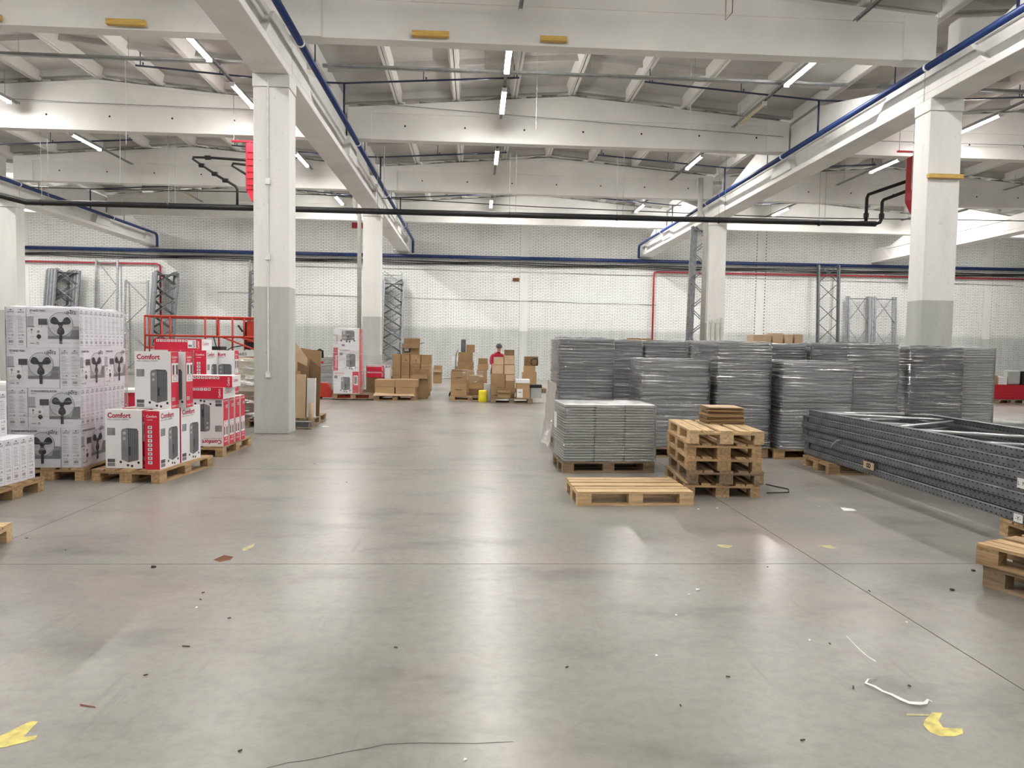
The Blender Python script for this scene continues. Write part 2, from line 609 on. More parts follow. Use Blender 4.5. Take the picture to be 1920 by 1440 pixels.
def brickwork():
    rng = np.random.default_rng(3)
    L, H, J = .25, .0655, .0125
    vs, fs = [], []
    n = 0
    for r in range(int(8.8/(H+J))):
        z0 = r*(H+J)+.006
        off = (r % 2)*.5*(L+J)
        x = X0-off+.01
        while x < X1:
            a, b = x, x+L
            x += L+J
            if b > X1-.05 or a < X0+.05:
                continue
            skip = False
            for pc in PIL:
                if b > pc-PILW and a < pc+PILW:
                    if a < pc-PILW-.05:
                        b = pc-PILW-.006
                    elif b > pc+PILW+.05:
                        a = pc+PILW+.006
                    else:
                        skip = True
            if skip:
                continue
            pr = .011+rng.uniform(-.004, .005)
            e = rng.uniform(.001, .004)
            y0, y1 = YW+.004, YW-pr
            dz = rng.uniform(-.0015, .0015)
            vs += [(a, y0, z0), (b, y0, z0), (b, y0, z0+H), (a, y0, z0+H),
                   (a+e, y1, z0+e+dz), (b-e, y1, z0+e+dz), (b-e, y1, z0+H-e+dz), (a+e, y1, z0+H-e+dz)]
            fs += [(n+4, n+5, n+6, n+7), (n, n+1, n+5, n+4), (n+2, n+3, n+7, n+6), (n, n+4, n+7, n+3), (n+1, n+2, n+6, n+5)]
            n += 8
    me = bpy.data.meshes.new('brickwork')
    me.from_pydata(vs, [], fs)
    me.materials.append(MT['brick'])
    return me


tag(ob('brickwork', brickwork(), wb), 'courses of white painted brick over a grey dado', kind='stuff')
for pc in PIL:
    ob('pilaster', MB().box(pc-PILW, pc+PILW, YW-.022, YW+.01, 0, 8.7).mesh('pilaster', 'pilaster'), wb)

tag(ob('wall_left', MB().box(X0-.3, X0, Y0, YW+.3, 0, 9.2).mesh('wall_left', 'plaster')), None, kind='structure')
tag(ob('wall_right', MB().box(X1, X1+.3, Y0, YW+.3, 0, 9.2).mesh('wall_right', 'plaster')), None, kind='structure')
tag(ob('wall_front', MB().box(X0, X1, Y0-.3, Y0, 0, 9.2).mesh('wall_front', 'plaster')), None, kind='structure')

# ------------------------------------------------------------------ roof of ribbed slabs
SLOPE = .0815
PW = BAY/8


def roof_panel():
    b = MB()
    w, l = PW-.012, 5.985
    # plate
    b.box(0, w, 0, l, .27, .31)
    # edge ribs, tapering down
    for x in (0, w):
        s = 1 if x == 0 else -1
        b.prism([(x, .01), (x+s*.065, .01), (x+s*.125, .27), (x, .27)], 0, l, 'y', 1)
    # cross ribs
    for y, d in ((0, .17), (l, .17), (l*.34, .12), (l*.67, .12)):
        y0 = min(max(y-.06, 0), l-.12)
        b.prism([(y0, .27), (y0+.12, .27), (y0+.10, .27-d), (y0+.02, .27-d)], .06, w-.06, 'x')
    return b.mesh('roof_panel', ['roof', 'beam'])


cl = tag(ob('ceiling', MB().box(X0, X1, Y0, YW+.3, 9.2, 9.3).mesh('ceiling', 'roof')), None, kind='structure')
rp = roof_panel()
rows = [(-5.2, 0), (.82, 0), (6.82, 0), (12.82, 0), (18.82, 0), (24.82, 0), (30.82, 1)]
rp_last = None
for xc in XBAY:
    for (yr, last) in rows:
        for i in range(8):
            xl = xc-BAY/2+i*PW
            left = i < 4
            d = (xl-(xc-BAY/2)) if left else (xc+BAY/2-xl)
            z = 7.745+SLOPE*d
            o = ob('roof_panel', rp, cl, (xl+.006, yr, z), (0, -SLOPE if left else SLOPE, 0))
            if last:
                o.scale.y = (YW-30.83)/5.985

# ------------------------------------------------------------------ girders, beams, columns
def girder_mesh(L):
    b = MB()
    b.box(-.305, .305, .012, L-.012, 0, .13)
    h = L/2
    b.prism([(.012, .13), (L-.012, .13), (L-.012, .68), (L-1.35, .68), (h+1.7, 1.38), (h-1.7, 1.38), (1.35, .68), (.012, .68)], -.17, .17, 'x')
    for y0, sgn in ((.012, 1), (L-.012, -1)):
        b.prism([(y0, .13), (y0+sgn*1.55, .13), (y0+sgn*1.05, .68), (y0, .68)], -.303, .303, 'x')
    # beam seat and its haunch at mid span
    b.prism([(h-.62, .13), (h+.62, .13), (h+.36, .68), (h-.36, .68)], -.36, .36, 'x')
    # upper edge strip of the pockets
    for sgn in (-1, 1):
        ya, yb = h+sgn*.36, h+sgn*(h-1.05)
        b.prism([(ya, .56), (yb, .56), (yb, .68), (ya, .68)], -.235, .235, 'x')
    return b.mesh('girder', 'girder')


gm = {12.0: girder_mesh(12.0), 'last': girder_mesh(YW-24.8)}
gname = {0: 'far left', 1: 'left of the aisle', 2: 'right of the aisle', 3: 'far right'}
for k, x in enumerate(XG):
    for j, y in enumerate((.8, 12.8, 24.8)):
        if k in (0, 3) and j == 0:
            continue
        me = gm[12.0] if j < 2 else gm['last']
        where = ('nearest span over the camera', 'middle span between the columns', 'rear span ending at the brick wall')[j]
        tag(ob('roof_girder', me, None, (x, y, ZS), bevel=.012), 'whitewashed concrete girder %s, %s' % (gname[k], where), 'girder',
            'girders running to the back wall')


def beam_mesh():
    b = MB()
    e = 5.83
    b.prism([(-e, 0), (e, 0), (e, .80), (0, .80+SLOPE*e), (-e, .80)], 0, .28, 'y')
    for s in (-1, 1):
        x0, x1 = sorted((s*(e-.005), s*(e-.62)))
        b.box(x0, x1, -.035, .315, .002, .78)
    b.prism([(-e+.6, .66), (e-.6, .66), (e-.6, .76), (0, .76+SLOPE*(e-.6)), (-e+.6, .76)], -.03, .31, 'y')
    return b.mesh('beam', 'beam')


bm_ = beam_mesh()
HOLE = MB().tube([(0, -.004, 0), (0, .004, 0)], .026, 8).mesh('lifting_hole', 'joint')
bay_txt = {-2: 'in the bay beyond the far left girder', -1: 'in the left bay', 0: 'over the middle aisle', 1: 'in the right bay',
           2: 'in the bay beyond the far right girder'}
row_txt = ['nearest roof beam', 'second roof beam', 'third roof beam', 'rearmost roof beam']
for j, y in enumerate(YB):
    for k in (-2, -1, 0, 1, 2):
        if j < 2 and abs(k) > 1:
            continue
        BEAM = tag(ob('roof_beam', bm_, None, (XBAY[k+2], y, ZB), bevel=.008), 'white gabled concrete %s %s' % (row_txt[j], bay_txt[k]), 'beam',
            'roof beams across the hall')
        if j in (1, 2) and abs(k) < 2:
            for q in range(-3, 4):
                hx = XBAY[k+2]+q*1.55+.3
                ob('lifting_hole', HOLE, BEAM, (hx-XBAY[k+2], 0, .36))
        # rough mortar filling between beam top and slab ends
        if k in (-1, 0, 1) and j in (1, 2, 3):
            fb = MB()
            e = 5.6
            for s in (-1, 1):
                n = 14
                for q in range(n):
                    xa, xb = s*e*q/n, s*e*(q+1)/n
                    za, zb = ZB+.80+SLOPE*(5.83-abs(xa)), ZB+.80+SLOPE*(5.83-abs(xb))
                    h1, h2 = random.uniform(.02, .12), random.uniform(.02, .12)
                    yy = y+.10
                    fb.add([(XBAY[k+2]+xa, yy, za-.01), (XBAY[k+2]+xb, yy, zb-.01), (XBAY[k+2]+xb, yy+.03, zb+h2), (XBAY[k+2]+xa, yy+.03, za+h1),
                            (XBAY[k+2]+xa, yy+.14, za-.01), (XBAY[k+2]+xb, yy+.14, zb-.01), (XBAY[k+2]+xb, yy+.12, zb+h2), (XBAY[k+2]+xa, yy+.12, za+h1)],
                           [(0, 1, 2, 3), (4, 5, 6, 7), (3, 2, 6, 7)])
            ob('mortar_filling', fb.mesh('mortar_filling', 'filler'), cl)

cw, cdp = .306, .45
cm = MB().box(-cw, cw, 0, cdp, 0, 6.0)
cm.box(-cw-.012, cw+.012, -.012, cdp+.012, 6.02, ZS-.002)
cm.box(-cw+.015, cw-.015, .015, cdp-.015, 6.0, 6.02)
cm = cm.mesh('column', 'column')
CP = [(XG[1], 12.58, 'white concrete column with grey foot left of the aisle, conduit down its face'),
      (XG[2], 12.58, 'white concrete column with grey foot behind the wrapped stacks, wooden batten on it'),
      (XG[1], 24.58, 'far white concrete column with grey foot, drainpipe down its left side'),
      (XG[2], 24.58, 'far white concrete column beside the grey upright tubes'),
      (XG[0], 24.58, 'white concrete column at the left edge behind the fan cartons')]
for x, y, lb in CP:
    tag(ob('concrete_column', cm, None, (x, y, 0), bevel=.012), lb, 'column', 'columns of the hall')
# little base plinth that shows on the far left column
tag(ob('column_shoe', MB().box(XG[1]-.36, XG[1]+.36, 24.5, 24.578, 0, 1.28).mesh('column_shoe', 'column'), bevel=.01),
    'concrete casing round the foot of the far left column', 'column casing')

# conduit on the near column
c = thing('conduit', 'thin vertical cable conduit on the face of the near left column', 'conduit', (XG[1]-.05, 12.565, 0))
ob('tube', MB().tube([(0, 0, 1.05), (0, 0, 6.15)], .014, 8).mesh('conduit_tube', 'white_plastic'), c)
for z in (1.05, 3.1, 4.4):
    ob('junction_box', MB().box(-.04, .04, -.035, .013, z-.05, z+.05).mesh('junction_box', 'white_plastic'), c)

# wooden batten on the right column
tag(ob('wooden_batten', MB().box(8.2, 8.85, 12.50, 12.575, 4.80, 4.87).mesh('batten', 'plank')),
    'brown wooden batten nailed across the right column', 'batten')

# planks wedged on the nearest beam
pl = MB().box(-.32, .32, -.09, 0, -.045, .045).mesh('plank', 'plank')
ps = MB().box(-.235, .235, -.09, 0, -.04, .04).mesh('plank_short', 'plank')
for (x, z, me, lb) in ((-5.98, 7.0, pl, 'yellow wooden plank on the beam left of the near column'),
                       (-.83, 7.01, pl, 'longer yellow wooden plank on the beam over the aisle'),
                       (1.32, 7.01, ps, 'shorter yellow wooden plank on the beam over the aisle'),
                       (-8.35, 7.0, pl, 'yellow wooden plank at the left edge of the nearest beam')):
    tag(ob('wooden_plank', me, None, (x, 12.625, z), (0, .0, 0)), lb, 'plank', 'planks fixed to the nearest beam')

# ------------------------------------------------------------------ tube lamps on rails
lamp_house = MB().box(-.055, .055, 0, 1.5, .028, .075).mesh('lamp_housing', 'rail')
_d = MB()
_d.prism([(-.052, .028), (-.05, .012), (-.04, .004), (.04, .004), (.05, .012), (.052, .028)], .01, 1.49, 'y')
lamp_diff = _d.mesh('lamp_diffuser', 'lamp')
lamp_diff_off = _d.mesh('lamp_diffuser_off', 'lamp_off')
lamp_diff_boosted = _d.mesh('lamp_diffuser_boosted', 'lamp_bright')
cap_me = MB().box(-.056, .056, -.012, .012, -.022, .078).mesh('end_cap', 'white_plastic')
ZL = 7.36


def lamp(x, y, label, lit=True, z=ZL):
    t = thing('ceiling_lamp', label, 'lamp', (x, y, z), group='tube lamps under the roof')
    ob('housing', lamp_house, t)
    ob('diffuser', (lamp_diff_boosted if 26 < y < 31 else lamp_diff) if lit else lamp_diff_off, t)
    ob('end_cap', cap_me, t)
    ob('end_cap', cap_me, t, (0, 1.5, 0))


def rail(x, y0, y1, label, z=ZL+.085):
    t = thing('lamp_rail', label, 'rail', (x, y0, z), group='lamp rails under the roof')
    b = MB()
    L = y1-y0
    b.box(-.035, .035, 0, L, .028, .034)
    b.box(-.035, -.029, 0, L, -.006, .03)
    b.box(.029, .035, 0, L, -.006, .03)
    ob('channel', b.mesh('rail_channel', 'rail'), t)
    d = (x-(XBAY[0]-BAY/2)) % BAY
    d = min(d, BAY-d)
    top = 7.74+SLOPE*d-z
    for yy in (.5, L-.5):
        ob('hanger_rod', MB().tube([(0, yy, .03), (0, yy, top)], .005, 6).mesh('hanger_rod', 'rail'), t)


side = {-11.4: 'leftmost row', -5.5: 'row left of the near column', .605: 'aisle row', 6.7: 'row right of the aisle', 12.6: 'row right of the right column', 18.7: 'rightmost row'}
LAMPS = {
    -11.4: [(16.6, 1), (20.75, 1), (27.8, 0)],
    -5.5: [(13.55, 1), (16.4, 1), (22.0, 1), (28.1, 1)],
    .605: [(13.6, 1), (16.15, 1), (20.95, 1), (27.9, 1)],
    6.7: [(13.75, 1), (16.4, 0), (20.9, 1), (28.0, 1)],
    12.6: [(16.6, 1), (20.65, 1), (28.0, 1)],
    18.7: [(20.6, 0), (27.6, 1)],
}
for x, L in LAMPS.items():
    for i, (y, lit) in enumerate(L):
        lamp(x, y, '%s tube lamp, %s from the front in the %s' % ('lit' if lit else 'unlit', ORD[i], side[x]), bool(lit))
    for i, (a, b_) in enumerate(((13.45, 18.45), (20.2, 24.3), (26.5, 30.3))):
        rail(x, a, b_, 'grey steel lamp rail in the %s, %s span' % (side[x], ORD[i]))
# unseen lamps added to light the near floor and outer bays
for x in (-11.4, -5.5, .605, 6.7, 12.6):
    for y in (-2.0, 4.0, 8.6):
        lamp(x, y, 'unseen lit lamp, %s, %s' % (side[x], {-2.0: 'behind the viewer', 4.0: 'over the viewer', 8.6: 'before the nearest beam'}[y]), True)
for x in (-23., -17.3, 24.8):
    for y in (9., 15., 21.5, 28.):
        lamp(x, y, 'unseen lit lamp, outer %s bay, %s from the front' % ({-23.: 'far left', -17.3: 'left', 24.8: 'right'}[x], ORD[(9., 15., 21.5, 28.).index(y)]), True)
for x in (-23., -17.3, -11.4, -5.5, .605, 6.7, 12.6, 18.7, 24.8):  # unseen row added behind the rearmost beam to brighten the upper wall
    lamp(x, 31.4, 'unseen fill lamp added in the last span, %s' % side.get(x, {-23.: 'outermost left row', -17.3: 'outer left row', 24.8: 'outermost right row'}.get(x)), True)
lamp(18.7, 14.0, 'lit tube lamp out of the picture at the right', True)

# cable trays across the spans
def tray(x0, x1, y, z, label):
    b = MB()
    b.box(x0, x1, y-.05, y+.05, z, z+.006)
    b.box(x0, x1, y-.05, y-.044, z, z+.055)
    b.box(x0, x1, y+.044, y+.05, z, z+.055)
    t = thing('cable_tray', label, 'cable tray')
    ob('channel', b.mesh('tray', 'rail'), t)
    n = 5
    for i in range(n):
        xx = x0+(x1-x0)*(i+.5)/n
        ob('hanger_rod', MB().tube([(xx, y, z+.05), (xx, y, 8.0)], .005, 6).mesh('tray_rod', 'rail'), t)


tray(-15.1, -4.0, 15.5, 7.50, 'grey steel cable tray hung across the left bay')
tray(-3.3, 8.2, 15.5, 7.50, 'grey steel cable tray hung across the middle bay')
tray(8.9, 20.2, 15.5, 7.50, 'grey steel cable tray hung across the right bay')
for (x, y0, y1, lb) in ((.72, 9.5, 12.45, 'grey rail end hanging before the nearest beam over the aisle'),
                        (6.62, 9.0, 12.35, 'grey rail end hanging before the nearest beam, right of the aisle')):
    rail(x, y0, y1, lb, 7.42)

# ------------------------------------------------------------------ pipes
def pipe(name, pts, r, m, label, cat='pipe', clamps=(), n=10, group=None):
    t = thing(name, label, cat, group=group)
    ob('tube', MB().tube(pts, r, n).mesh('pipe', m, True), t)
    for (p, d, rr) in clamps:
        p, d = Vector(p), Vector(d).normalized()
        ob('clamp', MB().tube([p-d*.02, p+d*.02], rr, 12).mesh('clamp', 'white_plastic', True), t)
    return t


YE = 34.2
MAIN = {}
for x, nm, y0 in ((XG[1]+.545, 'left', 5.), (XG[2]-.53, 'right', 4.), (XG[0]+.62, 'far left', 13.)):
    zz = 6.70
    cl_ = [((x, yy, zz), (0, 1, 0), .072) for yy in (6.5, 12.4, 18.3, 24.3, 30.3) if yy > y0]
    t = pipe('sprinkler_pipe', [(x, y0, zz), (x, YE, zz), (x, YE+.12, zz-.06), (x, YE+.17, zz-.2), (x, YE+.17, 6.08)], .062, 'blue',
             'blue sprinkler main running along the %s girder to the wall' % nm, clamps=cl_, group='blue pipes along the girders')
    MAIN[round(x, 3)] = t
    for yy in (10.3, 16.4, 22.6, 28.6):
        if yy > y0:
            ob('riser', MB().tube([(x, yy, zz+.05), (x, yy, 7.50)], .024, 8).mesh('riser', 'navy', True), t)
    for yy in (13.4, 19.3, 25.3, 31.2):
        if yy > y0:
            ob('hanger', MB().tube([(x+.02, yy, zz+.05), (x+.02, yy, 7.74)], .012, 6).mesh('hanger', 'navy', True), t)
for i, yy in enumerate((16.4, 22.6, 28.6)):
    for (xm, xa, xb) in ((XG[1]+.545, XG[1]+.545, .95), (XG[2]-.53, XG[2]-.53, 3.85), (XG[0]+.62, XG[0]+.62, -10.6),
                         (XG[1]+.545, XG[1]-.7, -7.6), (XG[2]-.53, XG[2]+.8, 13.0)):
        z0 = 7.50
        z1 = z0+SLOPE*abs(xb-xa)*.82
        br = ob('branch_pipe', MB().tube(([(xm, yy, z0)] if xm != xa else [])+[(xa, yy, z0), (xb, yy, z1)], .022, 8).mesh('branch', 'navy', True), MAIN[round(xm, 3)])
        for q in (.45, .97):
            xx = xa+(xb-xa)*q
            zz = z0+(z1-z0)*q
            ob('bracket', MB().tube([(xx, yy, zz), (xx, yy, zz+.3)], .010, 6).mesh('bracket', 'navy', True), br)
            ob('sprinkler_head', MB().tube([(xx+.06, yy, zz), (xx+.06, yy, zz+.05), (xx+.06, yy, zz+.07)], [.012, .012, .025], 8).mesh('head', 'navy'), br)

pipe('sprinkler_main', [(X0+.2, 35.2, 6.02), (X1-.2, 35.2, 6.06)], .085, 'blue', 'thick blue pipe running along the whole brick wall', n=12)
# cables under it
def sag(x0, x1, y, z0, z1, n, amp, ph=0.):
    out = []
    for i in range(n+1):
        f = i/n
        out.append((x0+(x1-x0)*f, y, z0+(z1-z0)*f+amp*math.sin(f*n*.9+ph)))
    return out


for i, (z, r, a) in enumerate(((5.80, .028, .02), (5.72, .024, .03), (5.66, .018, .035))):
    tag(ob('wall_cable', MB().tube(sag(X0+.2, X1-.2, 35.28, z, z+.02, 60, a, i*1.3), r, 6).mesh('wall_cable', 'black', True)),
        '%s black cable under the blue pipe on the brick wall' % ['upper', 'middle', 'lower'][i], 'cable')
for (z, lb) in ((5.30, 'thin grey wire along the upper brick wall'), (3.93, 'thin grey wire along the middle of the brick wall')):
    tag(ob('wall_wire', MB().tube(sag(-12.6, 9.2 if z < 5 else 28, 35.36, z+.15, z-.05, 40, .01), .011, 5).mesh('wall_wire', 'rail', True)), lb, 'wire')
pipe('fire_pipe', [(X0+.2, 35.25, 5.36), (-15.45, 35.25, 5.38), (-15.3, 35.25, 5.32), (-15.28, 35.25, 5.2), (-15.28, 35.25, .9)], .045, 'red_pipe',
     'red fire pipe turning down the left part of the brick wall')
pipe('fire_pipe', [(X1-.2, 35.25, 5.58), (9.15, 35.25, 5.52), (9.02, 35.25, 5.48), (9.0, 35.25, 5.36), (9.0, 35.25, .9)], .045, 'red_pipe',
     'red fire pipe turning down the wall between the aisle and the right column')
tag(ob('rusty_bracket', MB().box(1.88, 2.2, YW-.12, YW-.015, 4.93, 5.08).mesh('rusty_bracket', 'rust'), bevel=.01), 'rusty broken bracket on the brick wall by the pilaster', 'bracket')
tag(ob('red_sign_board', MB().box(-6.1, -5.25, YW-.06, YW-.015, 7.35, 7.62).mesh('red_board', 'red_pipe')), 'dark red board high on the brick wall behind the far left column', 'board')

# drainpipes beside the far columns
pipe('drainpipe', [(XG[1]-.62, 24.75, 6.9), (XG[1]-.60, 24.75, 6.3), (XG[1]-.45, 24.75, 6.05), (XG[1]-.44, 24.75, .0)], .075, 'grey_pipe',
     'grey drainpipe down the left side of the far left column', n=12)
pipe('drainpipe', [(XG[2]-.72, 24.42, 7.6), (XG[2]-.72, 24.42, 6.45), (XG[2]-.46, 24.55, 6.05), (XG[2]-.46, 24.62, .0)], .085, 'grey_pipe',
     'grey drainpipe down the left side of the far right column', n=12)

# black heating pipes slung across
hp = thing('heating_pipe', 'black insulated pipe slung right across the hall below the beams', 'pipe')
HY = 19.0
hpts = [(-15.4, 16.6, 5.32), (-12.6, 17.2, 5.30), (-11.6, HY, 5.14), (-4., HY, 5.14), (1.5, HY, 5.14), (11.0, HY, 5.16)]
ob('tube', MB().tube(hpts, .076, 10).mesh('heating_tube', 'black', True), hp)
for x in (-11.2, -8.0, -5.2, -2.6, .9, 3.8, 6.6, 9.4):
    ob('hanger_wire', MB().tube([(x, HY, 5.14), (x-.02, HY, 7.0)], .006, 5).mesh('hang', 'rail'), hp)
    ob('hanger_wire', MB().tube([(x+.16, HY, 5.14), (x+.16, HY, 7.0)], .006, 5).mesh('hang', 'rail'), hp)
    ob('strap', MB().tube([(x-.02, HY, 5.14), (x+.02, HY, 5.14)], .082, 10).mesh('strap', 'black', True), hp)
ob('riser', MB().tube([(10.72, HY, 5.14), (10.72, HY, 5.85), (10.76, HY, 5.95), (10.9, HY-.1, 6.0), (11.5, HY-.9, 6.2)], .045, 8).mesh('riser', 'black', True), hp)
ob('riser', MB().tube([(11.0, HY, 5.16), (11.12, HY, 5.2), (11.16, HY, 5.3), (11.16, HY, 5.75), (11.2, HY, 5.82), (11.3, HY-.1, 5.86), (11.5, HY-.9, 5.95)], .045, 8).mesh('riser', 'black', True), hp)
for x in (10.72, 11.16):
    ob('valve', MB().tube([(x, HY, 5.32), (x, HY, 5.44)], .07, 10).mesh('valve', 'black'), hp)
# valve group before the left heater
hv = hp
ob('tube', MB().tube([(-6.25, HY, 5.18), (-6.25, HY, 5.62), (-6.3, HY, 5.7), (-6.75, HY, 5.95), (-7.38, HY, 6.36), (-7.36, HY, 6.41), (-6.9, HY, 6.41), (-6.2, HY, 6.38), (-5.6, HY, 6.36)], .034, 8).mesh('vt', 'black', True), hv)
ob('tube', MB().tube([(-5.6, HY, 6.22), (-6.35, HY, 6.28), (-6.38, HY, 6.22), (-6.0, HY, 6.0), (-5.6, HY, 5.95)], .034, 8).mesh('vt2', 'black', True), hv)
for q, (x, z) in enumerate(((-7.0, 6.41), (-7.15, 6.21), (-6.82, 6.0), (-6.55, 5.84))):
    ob('valve', MB().tube([(x-.07, HY, z), (x+.07, HY, z-.01 if q else z)], .058, 8).mesh('valve2', 'black'), hv)

# red fan heaters hung behind the columns
def heater(x, y, z, label):
    t = thing('fan_heater', label, 'heater', (x, y, z))
    ob('casing', MB().box(-.35, .35, 0, .45, 0, 1.15).mesh('heater_case', 'red_paint'), t, bevel=.02)
    ob('hood', MB().prism([(-.35, 0), (.35, 0), (.2, -.28), (-.2, -.28)], .02, .43, 'y').mesh('heater_hood', 'red_paint'), t)
    for i in range(6):
        ob('louvre', MB().box(-.3, .3, -.025, 0, .12+i*.16, .16+i*.16).mesh('louvre', 'red_paint'), t)
    for sx in (-.3, .3):
        ob('hanger_bar', MB().box(sx-.02, sx+.02, .18, .22, 1.15, 1.24).mesh('heater_bar', 'red_paint'), t)
    ob('top_bar', MB().box(-.75, .4, .17, .23, 1.22, 1.26).mesh('heater_top', 'red_paint'), t)
    for sx in (-.7, .38):
        ob('hanger_rod', MB().tube([(sx, .2, 1.24), (sx, .2, 2.55 if z < 6 else 1.9)], .008, 6).mesh('hr', 'rail'), t)


heater(-5.40, 18.1, 5.42, 'red fan heater peeping out left of the near column')
heater(11.55, 17.6, 5.55, 'red fan heater peeping out left of the right column')

# loose cables across the bays
CAB = [([(-3.2, 24.5, 6.62), (-1, 24.45, 6.55), (2, 24.45, 6.46), (4.5, 24.45, 6.42), (7.55, 24.35, 6.36)], .016, 'dark cable sagging across the middle bay at the third beam', 'black'),
       ([(-14.7, 24.3, 6.62), (-12, 24.3, 6.62), (-8, 24.3, 6.66), (-4, 24.3, 6.62)], .016, 'dark cable sagging across the left bay at the third beam', 'black'),
       ([(8.9, 24.3, 6.32), (12, 24.3, 6.30), (16, 24.3, 6.36), (20, 24.3, 6.40)], .016, 'dark cable sagging across the right bay at the third beam', 'black'),
       ([(-3.1, 18.5, 7.80), (.5, 18.5, 7.62), (4, 18.5, 7.46), (8.1, 18.5, 7.28)], .009, 'thin steel wire stretched across the second beam', 'rail'),
       ([(8.9, 18.5, 7.25), (14, 18.5, 7.26), (20, 18.5, 7.3)], .009, 'thin steel wire stretched across the second beam in the right bay', 'rail'),
       ([(-15.3, 18.5, 7.66), (-10, 18.5, 7.55), (-3.9, 18.5, 7.50)], .009, 'thin steel wire stretched across the second beam in the left bay', 'rail')]
for pts, r, lb, m in CAB:
    tag(ob('cable', MB().tube(pts, r, 6).mesh('cable', m, True)), lb, 'cable')
def roof_under(x):
    d = (x-(XBAY[0]-BAY/2)) % BAY
    return 7.745+SLOPE*min(d, BAY-d)+.27


# hanging pull cords
for x, y, z0, z1, lb in ((1.35, 16.4, 6.62, 8.1, 'white pull cord hanging in the aisle near the lamp'), (5.0, 16.6, 6.55, 7.95, 'white pull cord hanging right of the aisle'),
                         (-10.2, 21.0, 6.1, 7.9, 'white pull cord hanging in the left bay'), (-8.4, 17.6, 6.3, 7.8, 'thin cord hanging before the second beam in the left bay'),
                         (10.9, 17.3, 5.7, 7.7, 'pale cord hanging beside the right heater')):
    z1 = roof_under(x)+.01
    tag(ob('pull_cord', MB().tube([(x, y, z1), (x+.01, y, (z0+z1)/2), (x, y, z0)], .006, 5).mesh('cord', 'white_plastic')), lb, 'cord')
tag(ob('wire_loop', MB().tube([(4.35, 12.5, 7.9), (4.35, 12.5, 7.42), (4.47, 12.5, 7.56), (4.47, 12.5, 7.9)], .008, 6).mesh('wire_loop', 'rust')), 'rusty wire loop hanging on the nearest beam', 'wire')

# ================================================================== things on the floor
# ------------------------------------------------------------------ pallets
def _board(l, w, t, m):
    return MB().box(-l/2, l/2, -w/2, w/2, 0, t).mesh('board', m)


PAL = {}
for key in ('wood', 'wood_new', 'wood_old'):
    PAL[key] = dict(
        wide=_board(1.2, .145, .022, key), thin=_board(1.2, .10, .022, key),
        cross=_board(.8, .145, .022, key),
        block=MB().box(-.0725, .0725, -.0725, .0725, 0, .078).mesh('block', key),
        blocks=MB().box(-.0725, .0725, -.05, .05, 0, .078).mesh('block', key),
        bot=_board(1.2, .10, .022, key), botw=_board(1.2, .145, .022, key))


def pallet(x, y, rz, label, m='wood', z=0., group='wooden pallets', skew=True):
    """euro pallet, centre of its foot at x, y; 1.2 m along local x"""
    t = thing('wooden_pallet', label, 'pallet', (x, y, z), rz, group)
    q = PAL[m]
    j = (lambda a: random.uniform(-a, a)) if skew else (lambda a: 0)
    for yy, k in ((-.35, 'bot'), (0, 'botw'), (.35, 'bot')):
        ob('bottom_board', q[k], t, (0, yy, 0))
    for xx in (-.5275, 0, .5275):
        for yy, k in ((-.35, 'blocks'), (0, 'block'), (.35, 'blocks')):
            ob('block', q[k], t, (xx, yy, .022))
        ob('cross_board', q['cross'], t, (xx, 0, .100), math.pi/2)
    for yy, k in ((-.3275, 'wide'), (-.185, 'thin'), (0, 'wide'), (.185, 'thin'), (.3275, 'wide')):
        ob('deck_board', q[k], t, (j(.004), yy+j(.003), .122), j(.004))
    return t


PH = .1445

# ------------------------------------------------------------------ stretch film
def film(x0, x1, y0, y1, z0, z1, bulge=.012, top=True, seed=1, flare=0., taper=0.):
    """crinkled sheet of film round a load, local coordinates"""
    rnd = random.Random(seed)
    b = MB()
    nz = max(4, int((z1-z0)/.11))
    per = []
    for (a, c, d) in (((x0, y0), (x1, y0), (0, -1)), ((x1, y0), (x1, y1), (1, 0)), ((x1, y1), (x0, y1), (0, 1)), ((x0, y1), (x0, y0), (-1, 0))):
        L = math.hypot(c[0]-a[0], c[1]-a[1])
        n = max(3, int(L/.12))
        for i in range(n):
            f = i/n
            per.append((a[0]+(c[0]-a[0])*f, a[1]+(c[1]-a[1])*f, d, i == 0))
    n = len(per)
    vs = []
    for k in range(nz+1):
        f = k/nz
        z = z0+(z1-z0)*f
        for (px, py, d, corner) in per:
            out = .006+rnd.uniform(0, bulge)+(flare*(1-f)**3)
            if corner:
                cx, cy = (x0+x1)/2, (y0+y1)/2
                vs.append((px+math.copysign(.006+flare*.5*(1-f)**3, px-cx), py+math.copysign(.006+flare*.5*(1-f)**3, py-cy), z+(rnd.uniform(-.01, .01) if 0 < k < nz else 0)))
            else:
                vs.append((px+d[0]*out, py+d[1]*out, z+(rnd.uniform(-.012, .012) if 0 < k < nz else 0)))
    fs = [(k*n+i, k*n+(i+1) % n, (k+1)*n+(i+1) % n, (k+1)*n+i) for k in range(nz) for i in range(n)]
    b.add(vs, fs)
    if top:
        na, nb_ = max(4, int((x1-x0)/.1)), max(4, int((y1-y0)/.1))
        vv = []
        for i in range(na+1):
            for j in range(nb_+1):
                vv.append((x0-.006+(x1-x0+.012)*i/na, y0-.006+(y1-y0+.012)*j/nb_, z1+rnd.uniform(.002, .02)))
        ff = [(i*(nb_+1)+j, (i+1)*(nb_+1)+j, (i+1)*(nb_+1)+j+1, i*(nb_+1)+j+1) for i in range(na) for j in range(nb_)]
        b.add(vv, ff)
    return b


# ------------------------------------------------------------------ wrapped stacks of grey shelf panels
_PM = {}


